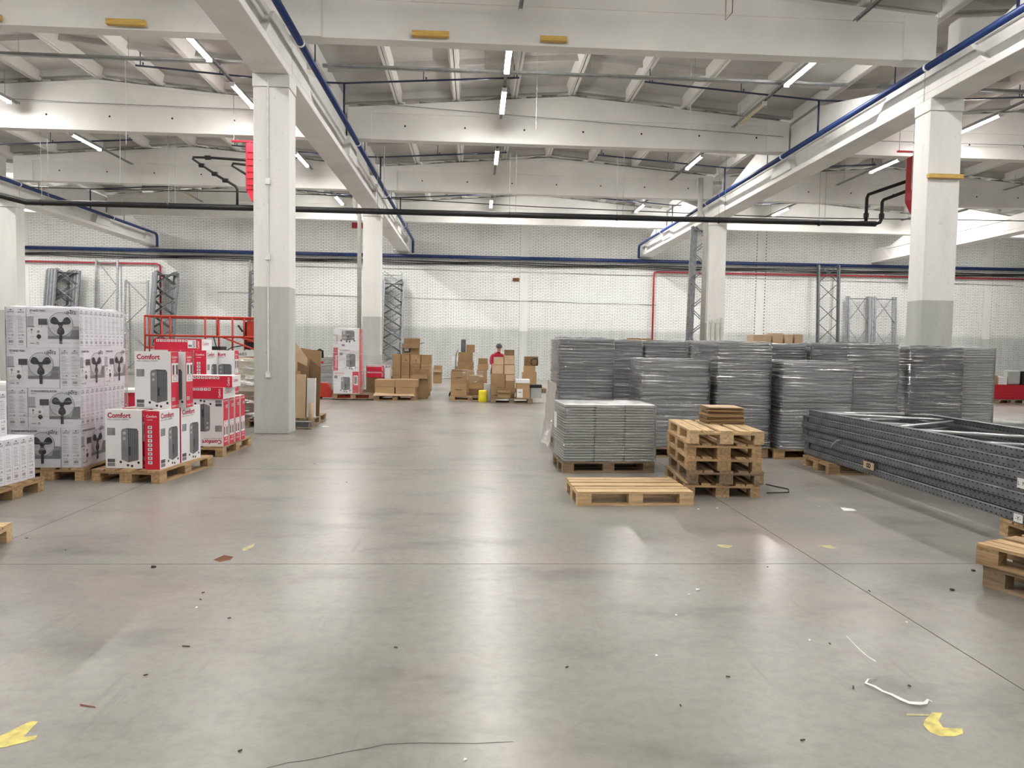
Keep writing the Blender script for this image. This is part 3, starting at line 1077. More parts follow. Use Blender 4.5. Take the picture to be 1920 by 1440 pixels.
def panel_piece(w, d, t, m):
    k = (round(w, 3), round(d, 3), round(t, 4), m)
    if k not in _PM:
        b = MB()
        lip = .02
        # a folded shelf: flat sheet over a slightly set back edge
        b.box(-w/2, w/2, -d/2, d/2, t*.32, t)
        b.box(-w/2+lip, w/2-lip, -d/2+lip, d/2-lip, 0, t*.32)
        _PM[k] = b.mesh('shelf_panel', m)
    return _PM[k]


def panel_stack(x, y, w, d, h, label, rz=0., t=.045, m='panel', cols=1, z=PH, wrap='wrap', seed=1, jit=.006, cover=None, pal='wood', pal_label=None,
                name='panel_stack', flare=.0, pal_rot=None):
    """x, y: middle of the foot"""
    if pal_label:
        pr = (0 if w > d else math.pi/2) if pal_rot is None else pal_rot
        pallet(x, y, rz+pr, pal_label, pal)
    s = thing(name, label, 'stack', (x, y, z), rz, 'film wrapped stacks of grey panels')
    rnd = random.Random(seed)
    n = int(h/t)
    t2 = h/n
    cwid = w/cols
    for k in range(n):
        jx, jy = rnd.uniform(-jit, jit), rnd.uniform(-jit, jit)
        for c in range(cols):
            me = panel_piece(cwid-(.006 if cols > 1 else 0), d, t2*.97, m)
            ob('shelf_panel', me, s, (-w/2+cwid*(c+.5)+jx, jy, k*t2))
    if cover:
        ob('cover_sheet', MB().box(-w/2, w/2, -d/2, d/2, h, h+.008).mesh('cover_sheet', cover), s)
    e = jit+.004
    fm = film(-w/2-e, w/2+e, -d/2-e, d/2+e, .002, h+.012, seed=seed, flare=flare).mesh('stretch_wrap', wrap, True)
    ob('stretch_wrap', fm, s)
    return s


# front low stack of boards in three columns
panel_stack(1.73, 9.28, 1.18, .80, .725, 'low film wrapped stack of pale grey boards in three columns, nearest the aisle', rz=.045, t=.0345, m='panel_lt', cols=3,
            wrap='wrap_thin', seed=3, jit=.002, cover='paper', pal='wood_old', pal_label='weathered pallet under the low stack in three columns', flare=.03)
tag(ob('delivery_note', MB().box(0, .005, -.09, .09, 0, .2).mesh('note', 'paper'), None, (1.073, 9.12, .56), .045), 'white delivery note on the side of the low wrapped stack', 'paper')
# tall ones behind it, front row from the aisle to the right
S = [  # xl, xr, yfront, depth, ztop, t, mat, seed, label
    (1.30, 2.12, 10.62, 1.2, 1.735, .046, 'panel', 11, 'tall film wrapped grey panel stack at the aisle, behind the low one'),
    (2.48, 3.47, 10.22, .8, 1.44, .058, 'panel', 12, 'wrapped stack of dark edged grey panels behind the pile of pallets'),
    (3.60, 4.39, 10.2, 1.2, 1.715, .043, 'panel', 13, 'tall wrapped grey panel stack right behind the pile of pallets'),
    (4.55, 5.60, 10.12, .8, 1.44, .046, 'panel', 14, 'lower wrapped panel stack behind the left end of the steel uprights'),
    (5.86, 6.68, 10.75, 1.2, 1.735, .045, 'panel', 15, 'tall wrapped panel stack behind the middle of the steel uprights'),
    (7.07, 7.93, 11.02, 1.2, 1.70, .045, 'panel_dk', 16, 'dark wrapped panel stack left of the rightmost one, by the right column'),
    (8.10, 8.62, 11.22, 1.1, 1.70, .04, 'panel_lt', 17, 'narrow pale wrapped stack, rightmost of the grey stacks'),
]
for (xl, xr, yf, d, zt, t, m, sd, lb) in S:
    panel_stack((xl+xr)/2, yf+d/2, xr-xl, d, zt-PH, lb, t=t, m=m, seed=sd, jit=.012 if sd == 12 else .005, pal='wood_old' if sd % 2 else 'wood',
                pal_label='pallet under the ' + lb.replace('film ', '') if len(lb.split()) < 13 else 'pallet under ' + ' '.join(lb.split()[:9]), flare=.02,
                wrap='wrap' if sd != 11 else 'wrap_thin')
B = [  # second row
    (2.20, 2.95, 12.25, 1.74, 21, 'panel', 'wrapped panel stack in the second row, leftmost, behind the dark edged stack'),
    (3.03, 3.78, 12.3, 1.73, 22, 'panel', 'wrapped panel stack in the second row, second from the aisle'),
    (3.86, 4.60, 12.35, 1.745, 23, 'panel_lt', 'wrapped panel stack in the second row, third from the aisle, paler'),
    (5.10, 5.90, 12.25, 1.715, 24, 'panel', 'wrapped panel stack in the second row, behind the lower stack, left'),
    (6.02, 6.84, 12.3, 1.735, 25, 'panel', 'wrapped panel stack in the second row, behind the lower stack, right'),
]
for (xl, xr, yf, zt, sd, m, lb) in B:
    panel_stack((xl+xr)/2, yf+.6, xr-xl, 1.2, zt-PH, lb, t=.045, m=m, seed=sd, pal_label='pallet under the second row panel stack, ' + lb.split(', ', 1)[1])
# second film sheet drooping at the aisle corner of the tall stack
fb = MB()
rnd = random.Random(5)
nn, mm = 9, 12
vv = []
for i in range(nn+1):
    for k in range(mm+1):
        f, g = i/nn, k/mm
        out = .02+.16*(1-g)**2*(.6+.4*math.sin(f*7))+rnd.uniform(0, .025)
        vv.append((1.285-out, 10.62+1.25*f, .06+1.0*g+.12*math.sin(f*5)*(1-g)))
fb.add(vv, [(i*(mm+1)+k, (i+1)*(mm+1)+k, (i+1)*(mm+1)+k+1, i*(mm+1)+k+1) for i in range(nn) for k in range(mm)])
tag(ob('loose_film', fb.mesh('loose_film', 'wrap', True)), 'loose crumpled film hanging down the aisle side of the tall stack', 'plastic film')

# ------------------------------------------------------------------ pile of pallets and the single one
base = Vector((2.32, 7.46))
rz = -.075
ex, ey = Vector((math.cos(rz), math.sin(rz))), Vector((-math.sin(rz), math.cos(rz)))
cen = base+ex*.42+ey*.6
nm = ['bottom pallet of the pile of five beside the low wrapped stack', 'second pallet from the floor in the pile of five', 'middle pallet in the pile of five',
      'fourth pallet from the floor in the pile of five', 'top pallet of the pile of five, fresh wood']
for k in range(5):
    dx = random.uniform(-.02, .02)
    pallet(cen.x+dx, cen.y+random.uniform(-.02, .02), rz+math.pi/2+random.uniform(-.02, .02), nm[k], ['wood', 'wood_old', 'wood', 'wood', 'wood_new'][k], z=k*.1455, group='pile of five pallets')
pallet(1.655, 7.40, .02, 'single fresh pallet lying on the floor in front of the pile', 'wood_new')

# folded cardboard on the pile
for k in range(11):
    w = .43+random.uniform(-.02, .02)
    b = MB().box(-w/2, w/2, -.2, .2, 0, .012)
    tag(ob('folded_carton', b.mesh('folded_carton', 'card_dk' if k % 3 == 1 else 'card'), None, (2.99+random.uniform(-.02, .02), 8.30+random.uniform(-.02, .02), .7285+k*.0168),
           (random.uniform(-.004, .004), 0, rz+random.uniform(-.06, .06))),
        '%s folded cardboard sheet from the bottom of the little pile on the pallets' % ORD[k], 'cardboard', 'folded cardboard on the pallets')
tag(ob('folded_carton', MB().box(-.2, .2, -.2, .2, 0, .01).mesh('folded_carton_top', 'card_lt'), None, (2.99, 8.30, .9145), rz), 'pale top sheet of the little cardboard pile on the pallets', 'cardboard', 'folded cardboard on the pallets')

# bent rod on the floor
tag(ob('steel_rod', MB().tube([GR(1436, 908, .008), GR(1478, 917, .008), GR(1479, 923, .008), GR(1438, 924, .008)], .007, 6).mesh('steel_rod', 'debris_dark')),
    'thin bent steel rod on the floor right of the pallet pile', 'rod')

# ------------------------------------------------------------------ rack uprights
def post_mesh(L, a=.085, b=.07, m='perf'):
    """C-profile post along local x"""
    q = MB()
    h, d, c, w = a/2, b/2, .0075, .004
    # rolled front with bevelled edges, flanges running back
    outer = [(d, -h+.004), (-d+c, -h), (-d, -h+c), (-d, h-c), (-d+c, h), (d, h-.004)]
    inner = [(d, h-.004-w), (-d+c, h-w), (-d+w, h-c), (-d+w, -h+c), (-d+c, -h+w), (d, -h+.004+w)]
    q.prism(outer+inner, 0, L, 'x')
    return q.mesh('post', m)


def brace_mesh(p0, p1, r=.018, m='galv_bright'):
    return MB().tube([p0, p1], r, 8).mesh('brace', m, True)


# pile of uprights lying along the hall at the right
XU0, XU1, YU0, YU1 = 4.72, 6.06, 4.9, 9.72
LU = YU1-YU0
pm = post_mesh(LU)
N = 7
for k in range(N):
    zc = PH+.046+k*.0925
    dx = [.03, .045, .0, .03, .008, .02, .035][k]
    dl = [0, -.05, .03, -.02, .05, -.03, -.10][k]
    t = thing('rack_upright', '%s of seven steel rack uprights lying in a pile, counted from the floor' % ORD[k], 'rack upright', (XU0+dx, YU1+dl, zc), (0, 0, -math.pi/2), 'steel rack uprights lying in a pile')
    ob('post', pm, t, (0, -.0, 0))
    o = ob('post', pm, t, (.55 if k == N-1 else 0, XU1-XU0, 0), (math.pi, 0, 0))
    n = 5
    step = LU/n
    W = XU1-XU0
    for i in range(n):
        xa = .12+i*step
        xb = xa+step*.82
        if i % 2 == 0:
            p0, p1 = (xa, .03, 0), (xb, W-.03, 0)
        else:
            p0, p1 = (xa, W-.03, 0), (xb, .03, 0)
        ob('brace', brace_mesh(p0, p1), t)
    for xa in (.06, LU-.35):
        ob('brace', brace_mesh((xa, .03, 0), (xa, W-.03, 0)), t)
    if k in (1, 3, 5):
        ob('end_plate', MB().box(-.03, .10, -.055, -.047, -.038, .038).mesh('end_plate', 'galv_dark'), t)
# little hook on the pile, and paper tags with hand written numbers
tag(ob('steel_hook', MB().tube([(4.665, 8.62, .475), (4.62, 8.63, .48), (4.60, 8.70, .42), (4.60, 8.74, .36)], .016, 8).mesh('hook', 'galv', True)), 'bright bent hook sticking out of the lying uprights', 'hook')


def paper_tag(y, z, w, h, txt, size, label, rot=0., tint='card_lt'):
    t = thing('paper_tag', label, 'tag', (XU0-.037, y, z), (0, 0, -math.pi/2), 'paper tags on the lying uprights')
    ob('sheet', MB().box(-w/2, w/2, -.004, 0, -h/2, h/2).mesh('tag_sheet', tint), t)
    b = MB()
    vs, fs, tw = text2d(txt, size)
    c_, s_ = math.cos(rot), math.sin(rot)
    pts = [(vx-tw/2, vy-size*.35) for vx, vy in vs]
    b.add([(c_*a-s_*q, -.005, s_*a+c_*q) for a, q in pts], fs)
    ob('lettering', b.mesh('tag_text', 'ink_dark'), t)


paper_tag(8.02, .262, .22, .085, '8', .13, 'beige tag with a lying figure eight on the lower uprights', math.pi/2)
paper_tag(5.70, .50, .10, .085, 'L  N', .05, 'small white tag lettered L N on the uprights, upper one at the right', 0, 'paper')
paper_tag(5.72, .195, .10, .07, '-Y-', .05, 'small white tag on the lowest upright at the right edge', 0, 'paper')
pallet(5.25, 9.22, -.04, 'pallet carrying the left end of the lying steel uprights', 'wood')
pallet(5.30, 5.55, 0, 'pallet carrying the right end of the lying steel uprights', 'wood')

# two pallets at the right edge
a = GR(1842, 1098)
b_ = GR(1920, 1122)
ang = math.atan2(b_.y-a.y, b_.x-a.x)
e1, e2 = Vector((math.cos(ang), math.sin(ang))), Vector((-math.sin(ang), math.cos(ang)))
c_ = Vector((a.x, a.y))+e1*.6+e2*.4
pallet(c_.x, c_.y, ang, 'lower of the two pallets at the right edge of the floor', 'wood_old', group='two pallets at the right edge')
pallet(c_.x-.02, c_.y+.05, ang+.03, 'upper of the two pallets at the right edge of the floor', 'wood', z=.146, group='two pallets at the right edge')


# standing frames leaning on walls
def upright(name_label, x, y, w, h, lean=.06, n=5, m='galv', braces=True, group='rack uprights leaning on the wall', tilt=0., pw=.085, depth=.06, flip=False, yaw=0.):
    """frame w wide, h high, foot at (x, y), leaning back towards the wall by lean"""
    t = thing('rack_upright', name_label, 'rack upright', (x, y, 0), (-lean, tilt, yaw), group)
    key = ('p', h, m)
    if key not in _PM:
        _PM[key] = MB().box(-pw/2, pw/2, -depth/2, depth/2, .015, h).mesh('standing_post', m)
    ob('post', _PM[key], t)
    ob('post', _PM[key], t, (w, 0, 0))
    if braces:
        st = h/n
        for i in range(n):
            z0, z1 = .15+i*st, .15+i*st+st*.88
            if (i+flip) % 2 == 0:
                p0, p1 = (.03, 0, z0), (w-.03, 0, z1)
            else:
                p0, p1 = (w-.03, 0, z0), (.03, 0, z1)
            k2 = ('b', round(w, 2), round(h, 2), n, i, bool(flip), m)
            if k2 not in _PM:
                _PM[k2] = MB().tube([p0, p1], .02, 6).mesh('brace', m, True)
            ob('brace', _PM[k2], t)
        for z in (.12, h-.12):
            k3 = ('h', round(w, 2), round(z, 2), m)
            if k3 not in _PM:
                _PM[k3] = MB().tube([(.03, 0, z), (w-.03, 0, z)], .02, 6).mesh('brace', m, True)
            ob('brace', _PM[k3], t)
    return t


def bundle(n, x, h, w, lean, nbr, tilt, label, group, ytop=35.1, dx=0., mats=('galv', 'galv_dark', 'galv_dark'), hs=None, pw=.085, step=.067):
    """n frames leaning one before the other on the wall"""
    for k in range(n):
        hh = hs[k] if hs else h-.004*k
        upright(label % ORD[k], x+dx*k, ytop-.03-h*math.sin(lean)-step*k, w, hh, lean, nbr, mats[k % len(mats)], tilt=tilt, flip=k % 2, group=group, pw=pw)


bundle(11, -20.75, 5.0, 1.05, .07, 6, .05, '%s frame from the wall, thick bundle of uprights above the fan cartons', 'left bundle of rack uprights', dx=.085)
bundle(9, -15.75, 4.98, 1.0, .07, 7, .045, '%s frame from the wall in the bundle of uprights behind the lift', 'second bundle of rack uprights', dx=.05)
bundle(1, -18.2, 5.5, 1.0, .05, 4, 0, '%s and only bright tall frame right of the left bundle', 'rack uprights leaning on the wall')
bundle(1, -16.85, 4.55, 1.05, .05, 4, 0, '%s and only shorter upright frame left of the lift', 'rack uprights leaning on the wall')
bundle(3, -10.95, 5.65, 1.05, .05, 6, 0, '%s frame from the wall in the bundle half hidden by the near column', 'bundle of uprights behind the near column', hs=[5.65, 5.1, 5.1], dx=.05)
bundle(9, -4.62, 4.8, .92, .05, 8, .02, '%s frame from the wall in the bundle right of the far left column', 'bundle of uprights at the far left column', hs=[5.2, 4.8, 4.75, 4.78, 4.75, 4.77, 4.74, 4.76, 4.75], pw=.06, dx=.018, mats=('galv', 'galv_dark', 'galv'), step=.064)
for k in range(4):
    upright('%s frame in the tall bundle of uprights at the far right column' % ORD[k], 7.78+k*.078, 25.55+k*.068, 1.1, 6.12, .0, 6, m='galv', tilt=.018, flip=k % 2, group='tall bundle at the far right column')
bundle(2, 17.32, 6.05, 1.05, .05, 6, 0, '%s frame of the tall dark pair of uprights at the brick wall, right', 'tall dark pair of uprights', mats=('galv_dark',), dx=.04, ytop=35.0)
bundle(2, 18.96, 4.5, 1.05, .05, 3, 0, '%s frame of the lower bright pair right of the tall dark one', 'lower pair of uprights', mats=('galv',), dx=.08)
bundle(2, 20.28, 4.5, 1.1, .05, 3, 0, '%s frame of the rightmost pair of uprights at the brick wall', 'rightmost pair of uprights', mats=('galv',), dx=.12)

# grey tubes standing before the far right column
for k in range(4):
    tag(ob('steel_tube', MB().tube([(0, 0, 0), (0, 0, 2.62+.04*k)], .062, 10).mesh('steel_tube', 'grey_pipe', True), None, (8.10+k*.165, 24.05+.05*(k % 2), 0), (-.02, .01, 0)),
        '%s grey tube from the left standing before the far right column' % ORD[k], 'tube', 'grey tubes at the far right column')

# ------------------------------------------------------------------ radiator cartons
RW, RD, RH = .43, .175, .665
INK = ['ink_red', 'ink_grey', 'ink_midgrey', 'ink_dark', 'ink_white', 'ink_pale', 'carton_red', 'ink_light']
RED, GREY, MID, DARK, WHT, PALE, CRED, LIGHT = range(8)


def art_radiator(F, a, b, w, h, lay=0):
    """picture of an oil radiator in the rectangle a, b, w, h"""
    F.poly([(a, b+h*.10), (a+w*.40, b+h*.02), (a+w*.40, b+h*.93), (a+w*.30, b+h), (a+w*.06, b+h*.97), (a, b+h*.90)], GREY, lay)
    F.poly([(a+w*.40, b+h*.02), (a+w, b+h*.10), (a+w, b+h*.92), (a+w*.92, b+h*.99), (a+w*.30, b+h), (a+w*.40, b+h*.93)], MID, lay)
    for i in range(5):
        u = a+w*(.50+.1*i)
        F.rect(u, b+h*.06, u+w*.035, b+h*.95, GREY, lay+1)
    F.rect(a+w*.44, b+h*.22, a+w*.53, b+h*.48, DARK, lay+2)
    F.disc(a+w*.18, b+h*.86, w*.10, PALE, lay+1, 12)
    F.disc(a+w*.18, b+h*.70, w*.08, PALE, lay+1, 12)
    for u, v in ((-.04, .03), (.38, -.06), (.62, -.08), (1.0, .02)):
        F.disc(a+w*u, b+h*v, w*.075, DARK, lay+2, 10)


def art_front(F, watt='2000W'):
    F.text('Comfort', .025, RH-.088, .080, RED, width=.275, bold=True)
    F.text('eļļas radiators '+watt, .025, RH-.115, .024, GREY, width=.25)
    F.rect(.022, RH-.29, .115, RH-.205, GREY)
    for i in range(4):
        F.rect(.028, RH-.222-i*.018, .08, RH-.217-i*.018, PALE, 1)
    F.rect(.022, .02, .11, .06, GREY)
    F.rect(.022, .066, .11, .105, MID)
    art_radiator(F, .185, .06, .20, .40)


def art_side(F, w, kind=0):
    if kind == 0:
        F.text('Comfort', .02, RH-.075, .04, WHT, 1, width=w-.05)
        F.rect(.03, RH-.10, w*.7, RH-.095, WHT, 1)
        F.rect(.03, RH-.115, w*.6, RH-.111, WHT, 1)
        F.rect(.012, .31, w-.012, .535, WHT, 1)
        for k in (0, 1):
            u = .03+k*(w*.45)
            F.rect(u, .40, u+w*.26, .51, MID, 2)
            F.disc(u+.006, .395, .006, DARK, 3, 8)
            F.disc(u+w*.24, .395, .006, DARK, 3, 8)
        F.rect(.014, .385, w-.014, .388, CRED, 3)
        F.rect(w*.3, .325, w*.72, .375, GREY, 2)
        F.rect(w*.34, .33, w*.68, .37, WHT, 3)
        F.rect(w*.1, .09, w*.5, .13, WHT, 1)
        for i in range(6):
            F.rect(w*.12+i*.011, .095, w*.12+i*.011+.005, .125, DARK, 2)
        F.text('Comfort CE', .015, .02, .035, WHT, 1, width=w-.03)
    else:
        F.text('Comfort', .02, RH-.075, .04, WHT, 1, width=w-.05)
        F.rect(.03, RH-.105, w*.55, RH-.10, WHT, 1)
        for i in range(9):
            F.rect(w*.22, .06+i*.05, w*.5, .095+i*.05, WHT, 1)
            F.rect(w*.29, .068+i*.05, w*.43, .088+i*.05, GREY, 2)


def radiator_meshes(watt):
    body = MB()
    w, d = RW/2, RD/2
    vs = [(-w, -d, 0), (w, -d, 0), (w, d, 0), (-w, d, 0), (-w, -d, RH), (w, -d, RH), (w, d, RH), (-w, d, RH)]
    body.add(vs, [(0, 1, 5, 4), (2, 3, 7, 6), (4, 5, 6, 7), (3, 2, 1, 0)], 0)
    body.add(vs, [(1, 2, 6, 5), (3, 0, 4, 7)], 1)
    f = MB()
    art_front(Face(f, (-w, -d, 0), (1, 0, 0), (0, 0, 1)), watt)
    art_front(Face(f, (w, d, 0), (-1, 0, 0), (0, 0, 1)), watt)
    s = MB()
    art_side(Face(s, (w, -d, 0), (0, 1, 0), (0, 0, 1)), RD, 0)
    art_side(Face(s, (-w, d, 0), (0, -1, 0), (0, 0, 1)), RD, 1)
    tp = MB()
    tp.box(-w, w, -.022, .022, RH, RH+.0008)
    return (body.mesh('radiator_carton', ['carton_white', 'carton_red']), f.mesh('front_print', INK), s.mesh('side_print', INK), tp.mesh('tape', 'tape'))


RM = {w: radiator_meshes(w) for w in ('2000W', '1500W')}


def rad_box(x, y, z, rz, label, watt='2000W', pose='up', group='radiator cartons'):
    rot = {'up': (0, 0, rz), 'down': (math.pi, 0, rz), 'flat': (math.pi/2, 0, rz), 'flatside': (0, math.pi/2, rz), 'long': (math.pi/2, math.pi/2, rz)}[pose]
    zz = {'up': z, 'down': z+RH, 'flat': z+RD/2, 'flatside': z+RW/2, 'long': z+RW/2}[pose]
    t = thing('radiator_carton', label, 'carton', (x, y, zz), rot, group)
    b, f, s, tp = RM[watt]
    ob('carton_body', b, t)
    ob('front_print', f, t)
    ob('side_print', s, t)
    ob('tape', tp, t)
    return t


# pallet with seven radiator cartons in front of the lift
p1 = Vector((-4.32, 8.11))
rz1 = -.02
e1, e2 = Vector((math.cos(rz1), math.sin(rz1))), Vector((-math.sin(rz1), math.cos(rz1)))


def on1(a, b):
    q = p1+e1*a+e2*b
    return q.x, q.y


def quat(pa, a, b, ang):
    u, v = Vector((math.cos(ang), math.sin(ang))), Vector((-math.sin(ang), math.cos(ang)))
    q = Vector(pa)+u*a+v*b
    return q.x, q.y


rz1 = -.13
x_, y_ = quat(p1, .43, .6, rz1)
pallet(x_, y_, rz1+math.pi/2, 'pallet under the nearest radiator cartons', 'wood')
G1 = 'radiator cartons on the near pallet'
x_, y_ = quat(p1, .36, .20, rz1)
rad_box(x_-.02, y_, PH, rz1+.03, 'white radiator carton at the front left corner of the near pallet, front showing', group=G1)
x_, y_ = quat(p1, .69, .30, rz1)
rad_box(x_, y_, PH, rz1+math.pi/2+.02, 'radiator carton at the front right corner of the near pallet, red end forward', group=G1)
x_, y_ = quat(p1, .68, .78, rz1)
rad_box(x_, y_, PH, rz1+math.pi/2-.02, 'radiator carton behind the right corner one on the near pallet, picture to the aisle', group=G1)
x_, y_ = quat(p1, .42, .62, rz1)
rad_box(x_, y_, PH, rz1+math.pi/2, 'radiator carton hidden in the middle of the near pallet, supporting the upper ones', group=G1)
x_, y_ = quat(p1, .24, .60, rz1)
rad_box(x_, y_, PH, rz1+math.pi/2, 'radiator carton on the near pallet touching the wrapped fan stack', group=G1)
x_, y_ = quat(p1, .545, .42, rz1)
rad_box(x_, y_+.02, PH+RH, rz1+.05, 'radiator carton standing on top of the near pallet, nearest upper one', '1500W', group=G1)
x_, y_ = quat(p1, .60, .64, rz1)
rad_box(x_, y_+.02, PH+RH, rz1+.05, 'radiator carton close behind the upper one on the near pallet', '1500W', group=G1)

# second radiator pallet
p2 = Vector((-4.30, 9.92))
rz2 = -.02
x_, y_ = quat(p2, .42, .62, rz2)
pallet(x_, y_, rz2+math.pi/2, 'pallet under the radiator cartons left of the near column', 'wood')
G2 = 'radiator cartons on the second pallet'
for k in range(4):
    x_, y_ = quat(p2, .60, .16+k*.23, rz2)
    rad_box(x_, y_, PH, rz2, '%s upside-down radiator carton from the front on the second pallet' % ORD[k], pose='down', group=G2)
for k in range(4):
    x_, y_ = quat(p2, .16, .16+k*.23, rz2)
    rad_box(x_, y_, PH, rz2, '%s radiator carton from the front in the left row of the second pallet' % ORD[k], pose='down', group=G2)
TZ = PH+RH


def flat_red(x, y, z, rz, label, w=.66, h=.16, d=.42, group=G2, white=.16):
    """radiator carton lying on its side: long red side forward"""
    t = thing('radiator_carton', label, 'carton', (x, y, z), rz, group)
    b = MB()
    b.box(-w/2, w/2, -d/2, d/2, 0, h, 0)
    b.m[2] = 1      # the side facing the hall is red
    ob('carton_body', b.mesh('flat_carton', ['carton_white', 'carton_red']), t)
    f = MB()
    F = Face(f, (-w/2, -d/2, 0), (1, 0, 0), (0, 0, 1))
    for i in range(9):
        F.rect(.03+i*.052, h-.045, .07+i*.052, h-.012, WHT)
        F.disc(.05+i*.052, h-.028, .010, DARK if i in (0, 2, 8) else GREY, 1, 8)
    F.text('Comfort', w-.035, .02, .05, WHT, width=.12, rot=True)
    F2 = Face(f, (w/2, -d/2, 0), (0, 1, 0), (0, 0, 1))
    F2.text('Comfort', .04, h*.45, .07, RED, width=.24)
    ob('side_print', f.mesh('flat_print', INK), t)
    return t


x_, y_ = quat(p2, .50, .27, rz2)
flat_red(x_, y_, TZ, -.06, 'lower of the two red radiator cartons lying flat on the second pallet')
x_, y_ = quat(p2, .58, .30, rz2)
flat_red(x_, y_, TZ+.161, .05, 'upper of the two red radiator cartons lying flat on the second pallet')
lbs = ['red radiator carton end in the rear row of the second pallet, left', 'radiator carton in the rear row of the second pallet, second from the left',
       'third red radiator carton end from the left, rear row of the second pallet', 'radiator carton with its white front showing, rearmost on the second pallet']
x_, y_ = quat(p2, -.10, .84, rz2)
rad_box(x_, y_, TZ, rz2+math.pi/2, lbs[0], group=G2)
x_, y_ = quat(p2, .09, .84, rz2)
rad_box(x_, y_, TZ, rz2+math.pi/2, lbs[1], group=G2)
x_, y_ = quat(p2, .28, .84, rz2)
rad_box(x_, y_, TZ, rz2+math.pi/2, lbs[2], group=G2)
x_, y_ = quat(p2, .40, 1.16, rz2)
rad_box(x_, y_, TZ, rz2, lbs[3], group=G2)
x_, y_ = quat(p2, -.06, .86, rz2)
t = flat_red(x_, y_, TZ+RH+.001, .0, 'long red carton with a white label lying on top of the second pallet', w=.68, h=.165, d=.4)
fb = MB()
Fq = Face(fb, (-.34, -.2, 0), (1, 0, 0), (0, 0, 1))
Fq.rect(.48, .03, .60, .15, WHT, 3)
Fq.rect(.49, .05, .54, .08, GREY, 4)
Fq.rect(.55, .04, .59, .14, PALE, 4)
ob('label_sticker', fb.mesh('label_sticker', INK), t)

# more radiator cartons behind the fan stack
flat_red(-5.02, 10.5, .62, 0., 'red carton lying on top behind the wrapped fan stack', w=.9, h=.24, group='radiator cartons behind the fan stack')
flat_red(-5.02, 10.5, .38, 0., 'second red carton from the top behind the wrapped fan stack', w=.9, h=.235, group='radiator cartons behind the fan stack')
flat_red(-5.02, 10.5, PH, 0., 'bottom red carton behind the wrapped fan stack', w=.9, h=.235, group='radiator cartons behind the fan stack')
pallet(-5.05, 10.6, 0, 'pallet behind the wrapped fan stack', 'wood_old')
tag(ob('white_slab', MB().box(-5.5, -4.5, 10.25, 10.8, .862, .90).mesh('lid', 'paper')), 'white slab on the red cartons behind the fan stack', 'slab')

# ------------------------------------------------------------------ fan cartons
FW, FD, FH = .562, .107, .452


def art_fan(F, title):
    w, h = FW, FH
    F.rect(.0, .0, w, h, WHT+0, 0) if False else None
    F.rect(.225, .10, w-.002, .245, PALE, 0)               # sofa and wall of the room scene
    F.rect(.225, .10, w-.002, .135, GREY, 1)
    F.poly([(.46, .13), (w-.002, .13), (w-.002, .24), (.50, .24)], GREY, 1)
    F.rect(.005, .235, .075, .35, PALE, 0)
    F.rect(.005, .23, .085, .242, GREY, 1)
    F.rect(.125, .255, .225, .325, MID, 1)                 # lamp shade
    for i in range(4):
        F.rect(.135+i*.022, .255, .143+i*.022, .325, DARK, 2)
    F.rect(.155, .10, .165, .255, PALE, 1)
    F.rect(.02, .085, .165, .225, WHT, 2)                  # inset with icons
    for (u, v, r) in ((.055, .20, .012), (.125, .18, .016), (.13, .125, .026)):
        F.disc(u, v, r, DARK if r > .02 else GREY, 3, 10)
    F.rect(.05, .155, .056, .19, GREY, 3)
    F.rect(.126, .09, .134, .12, DARK, 3)
    F.rect(.035, .12, .08, .126, PALE, 3)
    F.rect(.035, .045, .085, .051, DARK, 1)
    F.disc(.115, .048, .014, DARK, 1, 12)
    F.disc(.115, .046, .009, WHT, 2, 12)
    cx, cy, R = .365, .265, .135
    F.disc(cx, cy, R, MID, 2, 36)
    F.disc(cx, cy, R-.005, LIGHT, 3, 36)
    for k in range(3):
        a0 = math.radians(-90+120*k)
        pts = []
        for i in range(17):
            f = -1+2*i/16
            rr = .118*math.sqrt(max(0, 1-(abs(f))**3.2))
            aa = a0+f*.62
            pts.append((cx+math.cos(aa)*max(rr, .015), cy+math.sin(aa)*max(rr, .015)))
        F.poly([(cx, cy)]+pts, DARK, 4+k)
    F.disc(cx, cy, .028, DARK, 8, 14)
    F.rect(cx-.016, .045, cx+.016, cy-.09, DARK, 7)
    F.disc(cx, cy-.055, .012, MID, 9, 10)
    F.text(title, .035, h-.048, .030, DARK, 1, bold=True)
    F.text('Ø40 cm', .035, h-.070, .016, GREY, 1)
    F.text('LENTZ', w-.155, h-.070, .040, DARK, 1, width=.125, bold=True)
    F.rect(w-.13, h-.032, w-.05, h-.029, DARK, 1)
    F.disc(w-.09, h-.030, .009, DARK, 2, 8)


def art_fan_side(F):
    d, h = FD, FH
    F.text('LENTZ', .016, h-.065, .026, DARK, 0, width=d-.034)
    F.disc(d/2, h-.032, .008, DARK, 0, 8)
    F.rect(.02, h-.034, d-.02, h-.032, DARK, 0)
    for i in range(13):
        F.rect(.016, h-.10-i*.015, .016+(.045+.03*((i*7) % 5)/5), h-.096-i*.015, PALE if i % 3 else GREY, 0)
    F.rect(.02, .135, .05, .139, DARK, 0)
    F.disc(.07, .137, .011, MID, 0, 10)
    F.disc(.07, .135, .006, WHT, 1, 10)
    F.text('40 cm', .02, .095, .02, GREY, 0)
    F.rect(.025, .05, .075, .08, MID, 0)
    for i in range(5):
        F.rect(.028+i*.010, .05, .032+i*.010, .08, WHT, 1)
    F.rect(.02, .03, d-.03, .034, GREY, 0)


